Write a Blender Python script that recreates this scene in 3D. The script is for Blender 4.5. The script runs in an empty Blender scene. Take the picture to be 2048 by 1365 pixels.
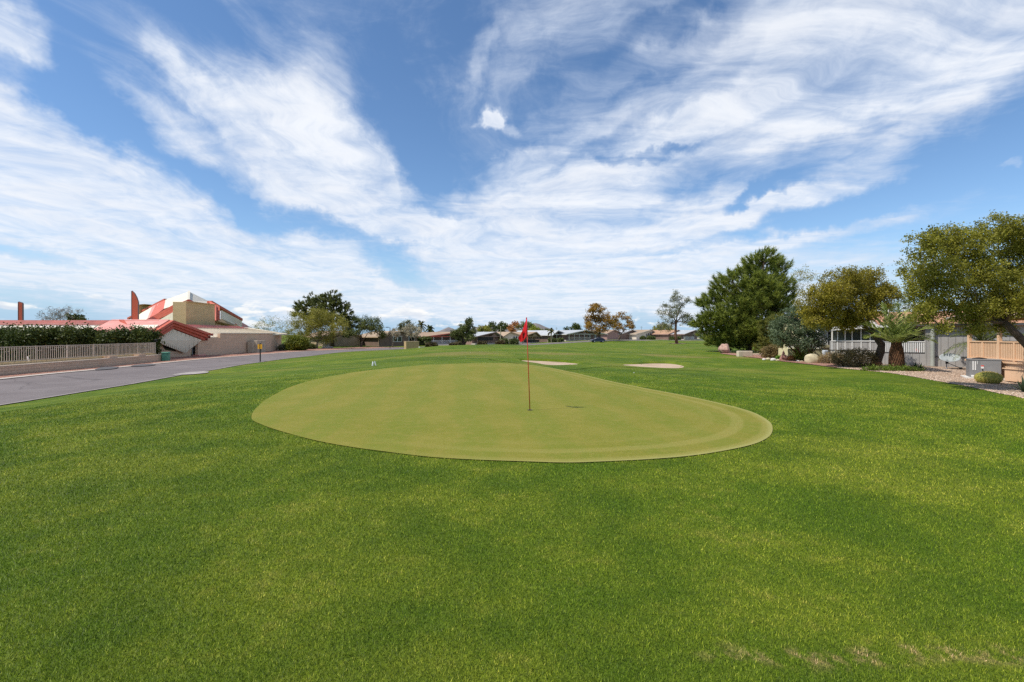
import bpy, math, random
import numpy as np
from mathutils import Vector, Matrix

# ------------------------------------------------------------------ camera, sky, sun, exposure
SC = bpy.context.scene
COL = SC.collection
R = math.radians
# measured camera: focal length in photo pixels (2048 wide), column of the axis, row of the horizon, eye height
F, CX, HY, EYE = 967.0, 1024.0, 670.0, 1.75

cam = bpy.data.cameras.new('camera')
cam.sensor_width = 36.0
cam.lens = 36.0 * F / 2048.0
cam.shift_y = -(682.5 - HY) / 2048.0
cam.clip_start = 0.05
cam.clip_end = 20000
camo = bpy.data.objects.new('camera', cam)
COL.objects.link(camo)
camo.location = (0, 0, EYE)
camo.rotation_euler = (R(90), 0, 0)
SC.camera = camo

SUN_DIR = Vector((1.45, 0.52, -2.12)).normalized()      # direction the light travels
SUN_EL = math.asin(-SUN_DIR.z)
SUN_AZ = math.atan2(-SUN_DIR.x, -SUN_DIR.y)
sl = bpy.data.lights.new('sun', 'SUN')
sl.energy = 3.4
sl.angle = R(0.53)
sl.color = (1.0, 0.94, 0.85)
so = bpy.data.objects.new('sun', sl)
COL.objects.link(so)
so.rotation_euler = SUN_DIR.to_track_quat('-Z', 'Y').to_euler()
so.location = (-40, -20, 60)

SC.view_settings.view_transform = 'Standard'
SC.view_settings.look = 'None'
SC.view_settings.gamma = 1.0
SC.view_settings.exposure = 0.45
SC.view_settings.use_curve_mapping = False

# --- node helpers
class NT:
    def __init__(s, tree):
        s.t = tree; s.n = tree.nodes; s.l = tree.links
    def new(s, typ, **kw):
        n = s.n.new(typ)
        for k, v in kw.items():
            setattr(n, k, v)
        return n
    def put(s, sock, v):
        if isinstance(v, bpy.types.NodeSocket):
            s.l.new(v, sock)
        elif isinstance(v, (tuple, list)) and sock.type == 'RGBA' and len(v) == 3:
            sock.default_value = (*v, 1)
        else:
            sock.default_value = v
    def math(s, op, a, b=None, c=None, clamp=False):
        n = s.new('ShaderNodeMath', operation=op, use_clamp=clamp)
        s.put(n.inputs[0], a)
        if b is not None: s.put(n.inputs[1], b)
        if c is not None: s.put(n.inputs[2], c)
        return n.outputs[0]
    def vmath(s, op, a, b=None):
        n = s.new('ShaderNodeVectorMath', operation=op)
        s.put(n.inputs[0], a)
        if b is not None: s.put(n.inputs[1], b)
        return n.outputs[0]
    def comb(s, x, y, z=0.0):
        n = s.new('ShaderNodeCombineXYZ')
        s.put(n.inputs[0], x); s.put(n.inputs[1], y); s.put(n.inputs[2], z)
        return n.outputs[0]
    def sep(s, v):
        n = s.new('ShaderNodeSeparateXYZ'); s.put(n.inputs[0], v)
        return n.outputs
    def noise(s, v, scale, detail=4, rough=.5, dist=0.0, color=False, lac=2.0):
        n = s.new('ShaderNodeTexNoise')
        s.put(n.inputs['Vector'], v); s.put(n.inputs['Scale'], scale)
        n.inputs['Detail'].default_value = detail
        n.inputs['Roughness'].default_value = rough
        n.inputs['Lacunarity'].default_value = lac
        n.inputs['Distortion'].default_value = dist
        return n.outputs['Color'] if color else n.outputs['Fac']
    def map(s, v, loc=(0, 0, 0), rot=(0, 0, 0), scale=(1, 1, 1), typ='POINT'):
        n = s.new('ShaderNodeMapping', vector_type=typ)
        s.put(n.inputs['Vector'], v)
        if typ != 'VECTOR' or True:
            n.inputs['Location'].default_value = loc
        n.inputs['Rotation'].default_value = rot
        n.inputs['Scale'].default_value = scale
        return n.outputs[0]
    def smooth(s, v, a, b, lo=0.0, hi=1.0):
        n = s.new('ShaderNodeMapRange', interpolation_type='SMOOTHSTEP')
        s.put(n.inputs[0], v); s.put(n.inputs[1], a); s.put(n.inputs[2], b)
        s.put(n.inputs[3], lo); s.put(n.inputs[4], hi)
        return n.outputs[0]
    def lin(s, v, a, b, lo=0.0, hi=1.0):
        n = s.new('ShaderNodeMapRange')
        s.put(n.inputs[0], v); s.put(n.inputs[1], a); s.put(n.inputs[2], b)
        s.put(n.inputs[3], lo); s.put(n.inputs[4], hi)
        return n.outputs[0]
    def mix(s, f, a, b, mode='MIX'):
        n = s.new('ShaderNodeMix', data_type='RGBA', blend_type=mode)
        n.clamp_factor = True
        s.put(n.inputs[0], f); s.put(n.inputs[6], a); s.put(n.inputs[7], b)
        return n.outputs[2]
    def ramp(s, f, stops):
        n = s.new('ShaderNodeValToRGB'); s.put(n.inputs[0], f)
        e = n.color_ramp.elements
        while len(e) < len(stops): e.new(0.5)
        for el, (p, c) in zip(e, stops):
            el.position = p; el.color = (*c, 1)
        return n.outputs[0]

world = bpy.data.worlds.new('World')
SC.world = world
world.use_nodes = True
w = NT(world.node_tree)
w.n.clear()
sky = w.new('ShaderNodeTexSky', sky_type='NISHITA')
sky.sun_disc = False
sky.sun_elevation = SUN_EL
sky.sun_rotation = SUN_AZ
sky.altitude = 400
sky.air_density = 1.0
sky.dust_density = 0.15
sky.ozone_density = 3.0
dirv = w.new('ShaderNodeTexCoord').outputs['Generated']
dx, dy, dz = w.sep(dirv)
az = w.math('ARCTAN2', dx, dy)
el = w.math('ARCSINE', dz)
zz = w.math('ADD', w.math('MAXIMUM', dz, 0.0), 0.06)
uv = w.comb(w.math('DIVIDE', dx, zz), w.math('DIVIDE', dy, zz))
# wispy fibres: two fields of stretched noise, the high clouds fan out from north-west to north-east
warp = w.vmath('SUBTRACT', w.noise(uv, 0.9, 3, .5, color=True), (0.5, 0.5, 0.5))
uvw = w.vmath('ADD', uv, w.vmath('MULTIPLY', warp, (0.9, 0.9, 0)))
nL = w.noise(w.map(uvw, rot=(0, 0, R(-8)), scale=(1.9, 0.42, 1)), 1.6, 9, .62, .35)
nR = w.noise(w.map(uvw, loc=(3.7, 1.2, 0), rot=(0, 0, R(46)), scale=(0.5, 1.7, 1)), 1.6, 9, .62, .35)
side = w.smooth(az, R(-12), R(8))
fib = w.math('ADD', w.math('MULTIPLY', nL, w.math('SUBTRACT', 1.0, side)), w.math('MULTIPLY', nR, side))
puf = w.noise(uvw, 2.2, 8, .6, .2)
# where the clouds stand
aew = w.vmath('SUBTRACT', w.noise(w.comb(az, el), 7.0, 5, .62, color=True), (0.5, 0.5, 0.5))
ae = w.vmath('ADD', w.comb(az, el), w.vmath('MULTIPLY', aew, (0.16, 0.13, 0)))
CLOUDS = [  # column, row, half length, half width, tilt in the photo, weight
    # great sheet on the left
    (-90, 285, 330, 110, 26, 1.0), (110, 310, 280, 115, 34, 1.0), (50, 150, 190, 38, 20, -1.0), (300, 390, 190, 75, 28, .9), (60, 420, 420, 120, 14, .9), (280, 470, 300, 70, 16, .6),
    (120, 545, 460, 40, 5, .75), (420, 545, 330, 40, 9, .65), (40, 505, 330, 18, 8, -.45),
    # feathered cloud left of centre
    (640, 325, 230, 125, 30, 1.1), (720, 360, 130, 100, 20, .9), (480, 255, 260, 110, 36, .7), (375, 150, 130, 36, 60, .5), (650, 175, 140, 70, 62, .5), (310, 225, 200, 40, 36, .45), (560, 300, 190, 60, 32, .4),
    (600, 442, 180, 26, 12, -.6), (450, 390, 100, 30, 38, -.5), (190, 190, 180, 50, 36, -.4),
    (5, 60, 110, 82, 30, 1.3),
    # bands running to the horizon
    (610, 515, 280, 50, 14, .8), (760, 585, 420, 44, 8, .7), (880, 470, 170, 40, 6, .9), (1000, 520, 300, 60, 4, .75), (790, 525, 80, 34, 28, -.6), (870, 395, 110, 26, 12, .45),
    (1150, 400, 230, 95, 0, 1.0), (1010, 395, 130, 40, -14, .5), (1060, 465, 280, 50, 0, .6), (1200, 500, 330, 60, 4, .7), (1330, 450, 230, 50, -6, .6),
    (1520, 425, 300, 32, -12, .9), (1690, 350, 190, 38, -16, .75), (1480, 365, 150, 36, -28, .65), (1600, 478, 280, 24, -11, .75), (1250, 590, 420, 40, 4, .7), (960, 612, 330, 30, 0, .6), (1360, 525, 300, 34, -4, .6),
    (1500, 402, 70, 15, -14, -.9), (1640, 452, 130, 15, -13, -.7), (1300, 500, 150, 14, 6, -.4), (1310, 590, 100, 13, 0, -.4), (840, 330, 80, 70, 0, -.5),
    # thin veil filling the upper right
    (1150, 110, 330, 150, -30, .42), (1420, 170, 430, 150, -22, .55), (1500, 190, 380, 55, -22, .6), (1800, 110, 430, 160, -14, .75), (1960, 60, 300, 120, -10, .5), (1120, 285, 210, 26, -24, .6), (1290, 275, 200, 34, -18, .4), (1750, 240, 420, 60, -12, .4), (1420, 330, 260, 40, -16, .35), (960, 125, 90, 24, -52, .35), (1620, 20, 400, 60, -14, .4),
    (1290, 305, 130, 13, 6, -.6), (1230, 210, 170, 20, -24, -.35), (1640, 285, 260, 26, -12, -.35), (1900, 330, 240, 80, 0, -.5), (1060, 200, 90, 30, -30, -.3), (1330, 30, 160, 30, -20, -.4),
    (978, 217, 30, 24, 0, 1.3), (1012, 250, 40, 14, 30, .5), (2040, 320, 30, 16, 0, .8),
    (300, 590, 700, 46, 4, .55), (1000, 620, 750, 46, 0, .65), (1350, 570, 550, 60, 0, .5), (900, 500, 500, 90, 4, .35), (1500, 560, 400, 60, -4, .4),
]
acc = None
for px, py, rx, ry, tilt, wt in CLOUDS:
    a = math.atan((px - CX) / F)
    e = math.atan((HY - py) / F * math.cos(a))
    sx = max(math.cos(a) ** 1.5, .4); sy = math.cos(a)
    g = w.new('ShaderNodeTexGradient', gradient_type='SPHERICAL')
    w.l.new(w.map(ae, loc=(a, e, 0), rot=(0, 0, R(-tilt)), scale=(rx / F * sx * 1.15, ry / F * sy * 1.25, 1), typ='TEXTURE'), g.inputs[0])
    v = w.math('MULTIPLY', w.smooth(g.outputs['Fac'], 0.0, 0.75), wt)
    acc = v if acc is None else w.math('ADD', acc, v)
# beyond the photograph the same kind of cloud cover goes on
gen = w.smooth(w.noise(uv, 0.55, 4, .55), 0.42, 0.62)
out = w.math('MAXIMUM', w.smooth(w.math('ABSOLUTE', az), R(47), R(62)), w.smooth(el, R(37), R(50)))
mask = w.math('ADD', w.math('MULTIPLY', w.math('MINIMUM', acc, 1.15), w.math('SUBTRACT', 1.0, out)), w.math('MULTIPLY', gen, out))
fine = w.noise(w.map(uvw, scale=(1.0, .8, 1)), 7.0, 8, .68, .5)
d = w.math('ADD', w.math('MULTIPLY', mask, 0.86), w.math('MULTIPLY', w.math('SUBTRACT', fib, 0.5), w.smooth(el, .06, .42, 0.9, 2.1)))
d = w.math('ADD', d, w.math('MULTIPLY', w.math('SUBTRACT', puf, 0.5), 1.15))
d = w.math('ADD', d, w.math('MULTIPLY', w.math('SUBTRACT', fine, 0.5), 0.7))
dens = w.math('MULTIPLY', w.smooth(d, -0.10, 1.32), 0.95)
# small fair-weather puffs low over the horizon
low = w.noise(w.map(w.comb(az, el), loc=(.31, 0, 0), scale=(13, 38, 1)), 1.0, 7, .58, .1)
band = w.math('MULTIPLY', w.smooth(el, 0.004, 0.02), w.smooth(el, 0.085, 0.045))
cum = w.math('MULTIPLY', w.smooth(w.math('ADD', low, w.math('MULTIPLY', w.math('SUBTRACT', w.noise(w.comb(az, el), 5.0, 2), .5), .5)), 0.56, 0.65), band)
bot = w.smooth(w.noise(w.map(w.comb(az, el), loc=(.31, .22, 0), scale=(13, 38, 1)), 1.0, 5, .55, .1), 0.5, 0.66)
skyc = w.new('ShaderNodeHueSaturation')
skyc.inputs['Saturation'].default_value = 1.10
skyc.inputs['Value'].default_value = 0.92
w.l.new(sky.outputs[0], skyc.inputs['Color'])
skyv = w.mix(w.smooth(el, 0.20, -0.01), skyc.outputs[0], (2.45, 3.7, 5.0))
thick = w.smooth(d, 0.5, 1.5)
ccol = w.mix(thick, (4.3, 4.85, 5.75), (6.0, 6.15, 6.4))
# grey undersides where the sheet is deep
ccol = w.mix(w.math('MULTIPLY', w.smooth(puf, 0.42, 0.66), 0.35), ccol, (4.7, 4.95, 5.5))
c1 = w.mix(dens, skyv, ccol)
c2 = w.mix(w.math('MULTIPLY', cum, .8), c1, w.mix(bot, (6.5, 6.4, 6.2), (4.6, 4.9, 5.4)))
bg = w.new('ShaderNodeBackground')
bg.inputs['Strength'].default_value = 0.12
w.l.new(c2, bg.inputs['Color'])
w.l.new(bg.outputs[0], w.new('ShaderNodeOutputWorld').inputs[0])
world.cycles.sampling_method = 'MANUAL'
world.cycles.sample_map_resolution = 512
SC.cycles.max_bounces = 6
SC.cycles.diffuse_bounces = 3
SC.cycles.glossy_bounces = 2
SC.cycles.transmission_bounces = 3
SC.cycles.transparent_max_bounces = 4
SC.cycles.caustics_reflective = False
SC.cycles.caustics_refractive = False
SC.cycles.use_denoising = False
SC.cycles.sample_clamp_indirect = 3.0

# ------------------------------------------------------------------ helpers
rng = np.random.default_rng(11)
WL = {}                                             # world origin of every object made here

def P(px, py, Y):
    """point seen at photo column/row px, py, standing Y metres in front of the camera"""
    return np.array(((px - CX) / F * Y, Y, EYE + (HY - py) / F * Y))

def PX(px, py, X):
    """the same for a thing in the plane x = X"""
    return P(px, py, X * F / (px - CX))

def link(o, parent=None, label=None, cat=None, group=None, kind=None, wl=(0, 0, 0)):
    COL.objects.link(o)
    if parent is not None:
        o.parent = parent
    if label: o['label'] = label
    if cat: o['category'] = cat
    if group: o['group'] = group
    if kind: o['kind'] = kind
    WL[o.name] = np.array(wl, float)
    return o

def thing(name, label, cat, loc, group=None):
    o = bpy.data.objects.new(name, None)
    o.empty_display_size = 0.3
    o.location = tuple(float(v) for v in loc)
    return link(o, None, label, cat, group, None, loc)

def np_mesh(name, V, Fc, smooth=False, tint=None):
    """fast mesh from arrays; Fc is (n, 3) or (n, 4)"""
    V = np.asarray(V, np.float32); Fc = np.asarray(Fc, np.int32)
    me = bpy.data.meshes.new(name)
    n, k = Fc.shape
    me.vertices.add(len(V)); me.vertices.foreach_set('co', V.ravel())
    me.loops.add(n * k); me.loops.foreach_set('vertex_index', Fc.ravel())
    me.polygons.add(n)
    me.polygons.foreach_set('loop_start', np.arange(0, n * k, k, dtype=np.int32))
    if smooth:
        me.polygons.foreach_set('use_smooth', np.ones(n, bool))
    if tint is not None:
        at = me.attributes.new('tint', 'FLOAT', 'FACE')
        at.data.foreach_set('value', np.asarray(tint, np.float32))
    me.update()
    return me

def np_obj(name, V, Fc, m, parent=None, smooth=False, tint=None, **kw):
    off = WL[parent.name] if parent is not None else np.zeros(3)
    me = np_mesh(name, np.asarray(V) - off, Fc, smooth, tint)
    me.materials.append(m)
    return link(bpy.data.objects.new(name, me), parent, wl=off, **kw)

class MB:
    """collects shapes in world space; build() makes ONE mesh object"""
    def __init__(s):
        s.v = []; s.f = []
    def add(s, V, Fs):
        b = len(s.v)
        s.v += [tuple(float(c) for c in p) for p in V]
        s.f += [tuple(i + b for i in f) for f in Fs]
        return s
    def box(s, c, size, rz=0.0, bev=0.0):
        c = np.asarray(c, float); hx, hy, hz = [q / 2 for q in size]
        ca, sa = math.cos(rz), math.sin(rz)
        def tr(x, y, z): return (c[0] + x * ca - y * sa, c[1] + x * sa + y * ca, c[2] + z)
        if bev <= 0:
            V = [tr(x, y, z) for z in (-hz, hz) for x, y in ((-hx, -hy), (hx, -hy), (hx, hy), (-hx, hy))]
            return s.add(V, [(3, 2, 1, 0), (4, 5, 6, 7), (0, 1, 5, 4), (1, 2, 6, 5), (2, 3, 7, 6), (3, 0, 4, 7)])
        b = bev
        ring = [(-hx + b, -hy), (hx - b, -hy), (hx, -hy + b), (hx, hy - b), (hx - b, hy), (-hx + b, hy), (-hx, hy - b), (-hx, -hy + b)]
        inn = [(x * (hx - b) / hx, y * (hy - b) / hy) for x, y in ring]
        V = [tr(x, y, -hz) for x, y in ring] + [tr(x, y, hz - b) for x, y in ring] + [tr(x, y, hz) for x, y in inn]
        Fs = [tuple(range(7, -1, -1)), tuple(range(16, 24))]
        for r in (0, 8):
            Fs += [(r + i, r + (i + 1) % 8, r + 8 + (i + 1) % 8, r + 8 + i) for i in range(8)]
        return s.add(V, Fs)
    def beam(s, a, b, wd, ht):
        """square bar from a to b"""
        a = np.asarray(a, float); b = np.asarray(b, float); d = b - a; d /= np.linalg.norm(d)
        up = np.array((0, 0, 1.0)) if abs(d[2]) < .95 else np.array((0, 1.0, 0))
        x = np.cross(d, up); x /= np.linalg.norm(x); y = np.cross(x, d)
        V = [p + x * i * wd / 2 + y * j * ht / 2 for p in (a, b) for i, j in ((-1, -1), (1, -1), (1, 1), (-1, 1))]
        return s.add(V, [(3, 2, 1, 0), (4, 5, 6, 7), (0, 1, 5, 4), (1, 2, 6, 5), (2, 3, 7, 6), (3, 0, 4, 7)])
    def plate(s, pts, thick, nrm=None):
        """polygon given thickness along its (or a given) normal, both ways from the back"""
        p = [np.asarray(q, float) for q in pts]
        if nrm is None:
            nrm = np.zeros(3)
            for i in range(len(p)):
                nrm += np.cross(p[i] - p[0], p[(i + 1) % len(p)] - p[0])
            nrm /= np.linalg.norm(nrm)
        nrm = np.asarray(nrm, float) * thick
        n = len(p)
        V = p + [q - nrm for q in p]
        Fs = [tuple(range(n)), tuple(range(2 * n - 1, n - 1, -1))] + [(i, i + n, (i + 1) % n + n, (i + 1) % n) for i in range(n)]
        return s.add(V, Fs)
    def tube(s, pts, rad, n=6, cap=True):
        pts = [np.asarray(p, float) for p in pts]
        if not hasattr(rad, '__len__'): rad = [rad] * len(pts)
        V = []; Fs = []
        ref = np.array((0.31, 0.95, 0.05))
        for i, p in enumerate(pts):
            d = pts[min(i + 1, len(pts) - 1)] - pts[max(i - 1, 0)]
            d = d / (np.linalg.norm(d) + 1e-9)
            if abs(np.dot(d, ref)) > .95: ref = np.array((0.9, 0.1, 0.4))
            x = np.cross(d, ref); x /= np.linalg.norm(x); y = np.cross(d, x)
            for k in range(n):
                a = 2 * math.pi * k / n
                V.append(p + (x * math.cos(a) + y * math.sin(a)) * rad[i])
        for i in range(len(pts) - 1):
            for k in range(n):
                Fs.append((i * n + k, i * n + (k + 1) % n, (i + 1) * n + (k + 1) % n, (i + 1) * n + k))
        if cap:
            Fs.append(tuple(range(n - 1, -1, -1))); b = (len(pts) - 1) * n
            Fs.append(tuple(range(b, b + n)))
        return s.add(V, Fs)
    def lathe(s, c, prof, n=16, rib=0.0, nrib=0, sx=1.0, sy=1.0):
        """profile of (radius, height) turned about a vertical axis through c"""
        c = np.asarray(c, float); V = []; Fs = []
        for r, z in prof:
            for k in range(n):
                a = 2 * math.pi * k / n
                q = r * (1 + rib * math.cos(nrib * a)) if nrib else r
                V.append((c[0] + q * math.cos(a) * sx, c[1] + q * math.sin(a) * sy, c[2] + z))
        m = len(prof)
        for i in range(m - 1):
            for k in range(n):
                Fs.append((i * n + k, i * n + (k + 1) % n, (i + 1) * n + (k + 1) % n, (i + 1) * n + k))
        Fs.append(tuple(range(n - 1, -1, -1))); Fs.append(tuple(range((m - 1) * n, m * n)))
        return s.add(V, Fs)
    def blob(s, c, r, seed=0, rough=.18, nu=14, nv=9, flat=0.0):
        """uneven boulder-like lump; r = (rx, ry, rz)"""
        g = np.random.default_rng(seed); K = g.normal(size=(7, 3)) * 2.2; ph = g.uniform(0, 6.28, 7); am = g.uniform(.4, 1, 7)
        V = []; Fs = []
        for i in range(nv + 1):
            t = math.pi * i / nv
            for k in range(nu):
                a = 2 * math.pi * k / nu
                d = np.array((math.sin(t) * math.cos(a), math.sin(t) * math.sin(a), math.cos(t)))
                q = 1 + rough * float(np.sum(am * np.sin(K @ d + ph))) / 2.6
                p = d * q * np.asarray(r)
                if p[2] < -flat * r[2] and flat: p[2] = -flat * r[2]
                V.append(np.asarray(c) + p)
        for i in range(nv):
            for k in range(nu):
                Fs.append((i * nu + k, (i + 1) * nu + k, (i + 1) * nu + (k + 1) % nu, i * nu + (k + 1) % nu))
        return s.add(V, Fs)
    def mesh(s, name, off=(0, 0, 0), smooth=False):
        me = bpy.data.meshes.new(name)
        V = np.asarray(s.v, float) - np.asarray(off, float)
        me.from_pydata([tuple(p) for p in V], [], s.f)
        if smooth:
            me.polygons.foreach_set('use_smooth', np.ones(len(me.polygons), bool))
        me.update()
        return me
    def build(s, name, m, parent=None, smooth=False, **kw):
        off = WL[parent.name] if parent is not None else np.zeros(3)
        me = s.mesh(name, off, smooth)
        me.materials.append(m)
        return link(bpy.data.objects.new(name, me), parent, wl=off, **kw)
    def top(s, name, m, label, cat, loc=None, smooth=False, group=None):
        """a thing that is one mesh; origin at its base"""
        V = np.asarray(s.v)
        if loc is None:
            loc = ((V[:, 0].min() + V[:, 0].max()) / 2, (V[:, 1].min() + V[:, 1].max()) / 2, V[:, 2].min())
        me = s.mesh(name, loc, smooth); me.materials.append(m)
        o = bpy.data.objects.new(name, me); o.location = tuple(float(q) for q in loc)
        return link(o, None, label, cat, group, None, loc)

def pieces(name, me, parent, places):
    """alike parts that share one mesh: places = world origins (or (origin, rz))"""
    out = []
    for pl in places:
        rz = 0.0
        if len(pl) == 2: pl, rz = pl
        o = bpy.data.objects.new(name, me)
        o.location = tuple(np.asarray(pl, float) - WL[parent.name]); o.rotation_euler.z = rz
        link(o, parent, wl=pl); out.append(o)
    return out

def unit_mesh(name, mb, m):
    me = mb.mesh(name); me.materials.append(m)
    return me

# ------------------------------------------------------------------ materials
MATS = {}
def new_mat(name):
    m = bpy.data.materials.new(name); m.use_nodes = True
    t = NT(m.node_tree); t.n.clear()
    o = t.new('ShaderNodeOutputMaterial'); b = t.new('ShaderNodeBsdfPrincipled')
    t.l.new(b.outputs[0], o.inputs[0])
    MATS[name] = m
    return m, t, b, o

def pos(t):
    return t.new('ShaderNodeNewGeometry').outputs['Position']

def add_bump(t, b, hgt, strength, dist):
    n = t.new('ShaderNodeBump'); n.inputs['Strength'].default_value = strength; n.inputs['Distance'].default_value = dist
    t.l.new(hgt, n.inputs['Height']); t.l.new(n.outputs[0], b.inputs['Normal'])

def mat(name, col, rough=.8, var=.14, scale=3.0, bump=0.0, bscale=30.0, metal=0.0, spec=.3, streak=0.0, dirt=None):
    if name in MATS: return MATS[name]
    m, t, b, o = new_mat(name)
    p = pos(t)
    n1 = t.noise(p, scale, 5, .6)
    c = t.mix(t.smooth(n1, .3, .7), tuple(q * (1 - var) for q in col), tuple(min(q * (1 + var), 1) for q in col))
    n2 = t.noise(p, scale * 9, 3, .6)
    c = t.mix(t.math('MULTIPLY', n2, var * .9), c, tuple(q * .55 for q in col))
    if streak:
        ns = t.noise(t.map(p, scale=(1, 1, .08)), scale * 3, 4, .6)
        c = t.mix(t.math('MULTIPLY', t.smooth(ns, .5, .75), streak), c, dirt or tuple(q * .5 for q in col))
    t.l.new(c, b.inputs['Base Color'])
    b.inputs['Roughness'].default_value = rough
    b.inputs['Metallic'].default_value = metal
    b.inputs['Specular IOR Level'].default_value = spec
    if bump:
        add_bump(t, b, t.noise(p, bscale, 4, .6), bump, .02)
    return m

def block_mat(name, col, col2, mortar, bw=.41, bh=.2, diag=(1, 1)):
    if name in MATS: return MATS[name]
    m, t, b, o = new_mat(name)
    p = pos(t); x, y, z = t.sep(p)
    u = t.math('ADD', t.math('MULTIPLY', x, diag[0]), t.math('MULTIPLY', y, diag[1]))
    br = t.new('ShaderNodeTexBrick')
    t.l.new(t.comb(u, z), br.inputs['Vector'])
    br.inputs['Scale'].default_value = 1.0
    br.inputs['Brick Width'].default_value = bw
    br.inputs['Row Height'].default_value = bh
    br.inputs['Mortar Size'].default_value = .012
    br.inputs['Mortar Smooth'].default_value = .3
    br.inputs['Bias'].default_value = 0
    t.put(br.inputs['Color1'], col); t.put(br.inputs['Color2'], col2); t.put(br.inputs['Mortar'], mortar)
    n = t.noise(p, .8, 5, .6)
    c = t.mix(t.math('MULTIPLY', t.smooth(n, .45, .75), .35), br.outputs['Color'], tuple(q * .6 for q in col))
    t.l.new(c, b.inputs['Base Color'])
    b.inputs['Roughness'].default_value = .9
    b.inputs['Specular IOR Level'].default_value = .15
    add_bump(t, b, t.math('ADD', t.math('MULTIPLY', br.outputs['Fac'], -1.0), t.math('MULTIPLY', t.noise(p, 60, 3), .4)), .6, .012)
    return m

def leaf_mat(name, dark, light, third=None, trans=.3, rough=.55):
    """foliage: every leaf has its own shade between dark and light; a few of the third colour"""
    if name in MATS: return MATS[name]
    m, t, b, o = new_mat(name)
    dark, light = tuple(q * 1.55 for q in dark), tuple(q * 1.55 for q in light)
    a = t.new('ShaderNodeAttribute'); a.attribute_name = 'tint'
    f = a.outputs['Fac']
    st = [(0.0, dark), (0.75, light)]
    if third: st += [(0.9, light), (0.95, third)]
    c = t.ramp(f, st)
    n = t.noise(pos(t), .7, 3, .6)
    c = t.mix(t.smooth(n, .35, .75), c, t.mix(.3, c, tuple(q * .6 for q in dark)))
    t.l.new(c, b.inputs['Base Color'])
    b.inputs['Roughness'].default_value = rough
    b.inputs['Specular IOR Level'].default_value = .3
    tr = t.new('ShaderNodeBsdfTranslucent'); t.l.new(c, tr.inputs[0])
    mx = t.new('ShaderNodeMixShader'); mx.inputs[0].default_value = trans
    t.l.new(b.outputs[0], mx.inputs[1]); t.l.new(tr.outputs[0], mx.inputs[2]); t.l.new(mx.outputs[0], o.inputs[0])
    return m

def glass_mat(name, col=(.02, .03, .035), rough=.08):
    if name in MATS: return MATS[name]
    m, t, b, o = new_mat(name)
    t.put(b.inputs['Base Color'], col); b.inputs['Roughness'].default_value = rough
    b.inputs['Specular IOR Level'].default_value = .6
    return m

# ------------------------------------------------------------------ terrain
# surveyed heights: the putting green stands on a low plateau, the road and the far lots lie about a metre lower
CP = np.array([
    (-4, -6, 0), (4, -6, 0), (0, 0, 0), (-3, 4, 0), (3, 4, 0), (0, 7, 0), (-6, 9, -.02), (6, 9, -.04), (0, 12, 0), (-4, 14, -.03),
    (4, 14, -.04), (0, 20, .06), (0, 26, .2), (-6, 24, .03), (6, 22, -.08),
    (-10, 5, -.2), (-12, 12, -.36), (-16, 14, -.72), (-20.5, 19.4, -1.1), (-17, 10, -.95), (-20, 0, -1.1), (-21.8, 27.6, -1.1),
    (-24, 39, -1.1), (-26, 50, -1.1), (-26.6, 65, -1.1), (-26, 85, -1.1), (-16, 106, -1.1), (6, 135, -1.1), (-12, -10, -.3), (-26, -10, -1.1),
    (-30, 20, -1.1), (-32, 35, -1.1), (-40, 40, -1.1), (-60, 60, -1.1), (-45, 80, -1.1), (-80, 20, -1.1), (-80, 100, -1.1), (-40, 110, -1.1),
    (-20, 130, -1.1), (0, 160, -1.1), (-60, 150, -1.1), (-25, 165, -1.1), (-35, 58, -1.1), (-34, 80, -1.1),
    (-14, 22, -.5), (-12, 35, -.3), (-14, 60, -.3), (-20, 40, -.75), (-21, 62, -.8),
    (-5.5, 65, .42), (-11, 65, .12), (-8, 92, -.85), (3, 50, .1), (5, 75, .0), (8, 100, -.45), (-2, 40, .22),
    (2.3, 33, -.1), (10, 33.5, -.42), (10, 18, -.2), (17.7, 16.7, -.5), (25, 25, -.6), (25, 32, -.55), (35, 40, -.55), (40, 20, -.6),
    (30, 66, -.55), (12, 10, -.15), (15, 4, -.2), (20, 50, -.4), (45, 70, -.6), (26, 8, -.5), (60, 40, -.6), (15, 70, -.2),
    (28, 145, -.5), (26, 152, -.25), (37, 166, .05), (44, 130, -.67), (70, 165, -.35), (50, 200, -.3), (20, 200, -.8), (85, 200, -.4),
    (65, 100, -.6), (25, 105, -.35), (20, 125, -.55),
], float)

def tps_fit(C):
    n = len(C); d = np.hypot(C[:, None, 0] - C[None, :, 0], C[:, None, 1] - C[None, :, 1])
    K = np.where(d > 0, d * d * np.log(d + 1e-9), 0) + np.eye(n) * 6.0
    Pm = np.c_[np.ones(n), C[:, :2]]
    A = np.block([[K, Pm], [Pm.T, np.zeros((3, 3))]])
    return np.linalg.solve(A, np.r_[C[:, 2], 0, 0, 0])
TPS = tps_fit(CP)

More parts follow.
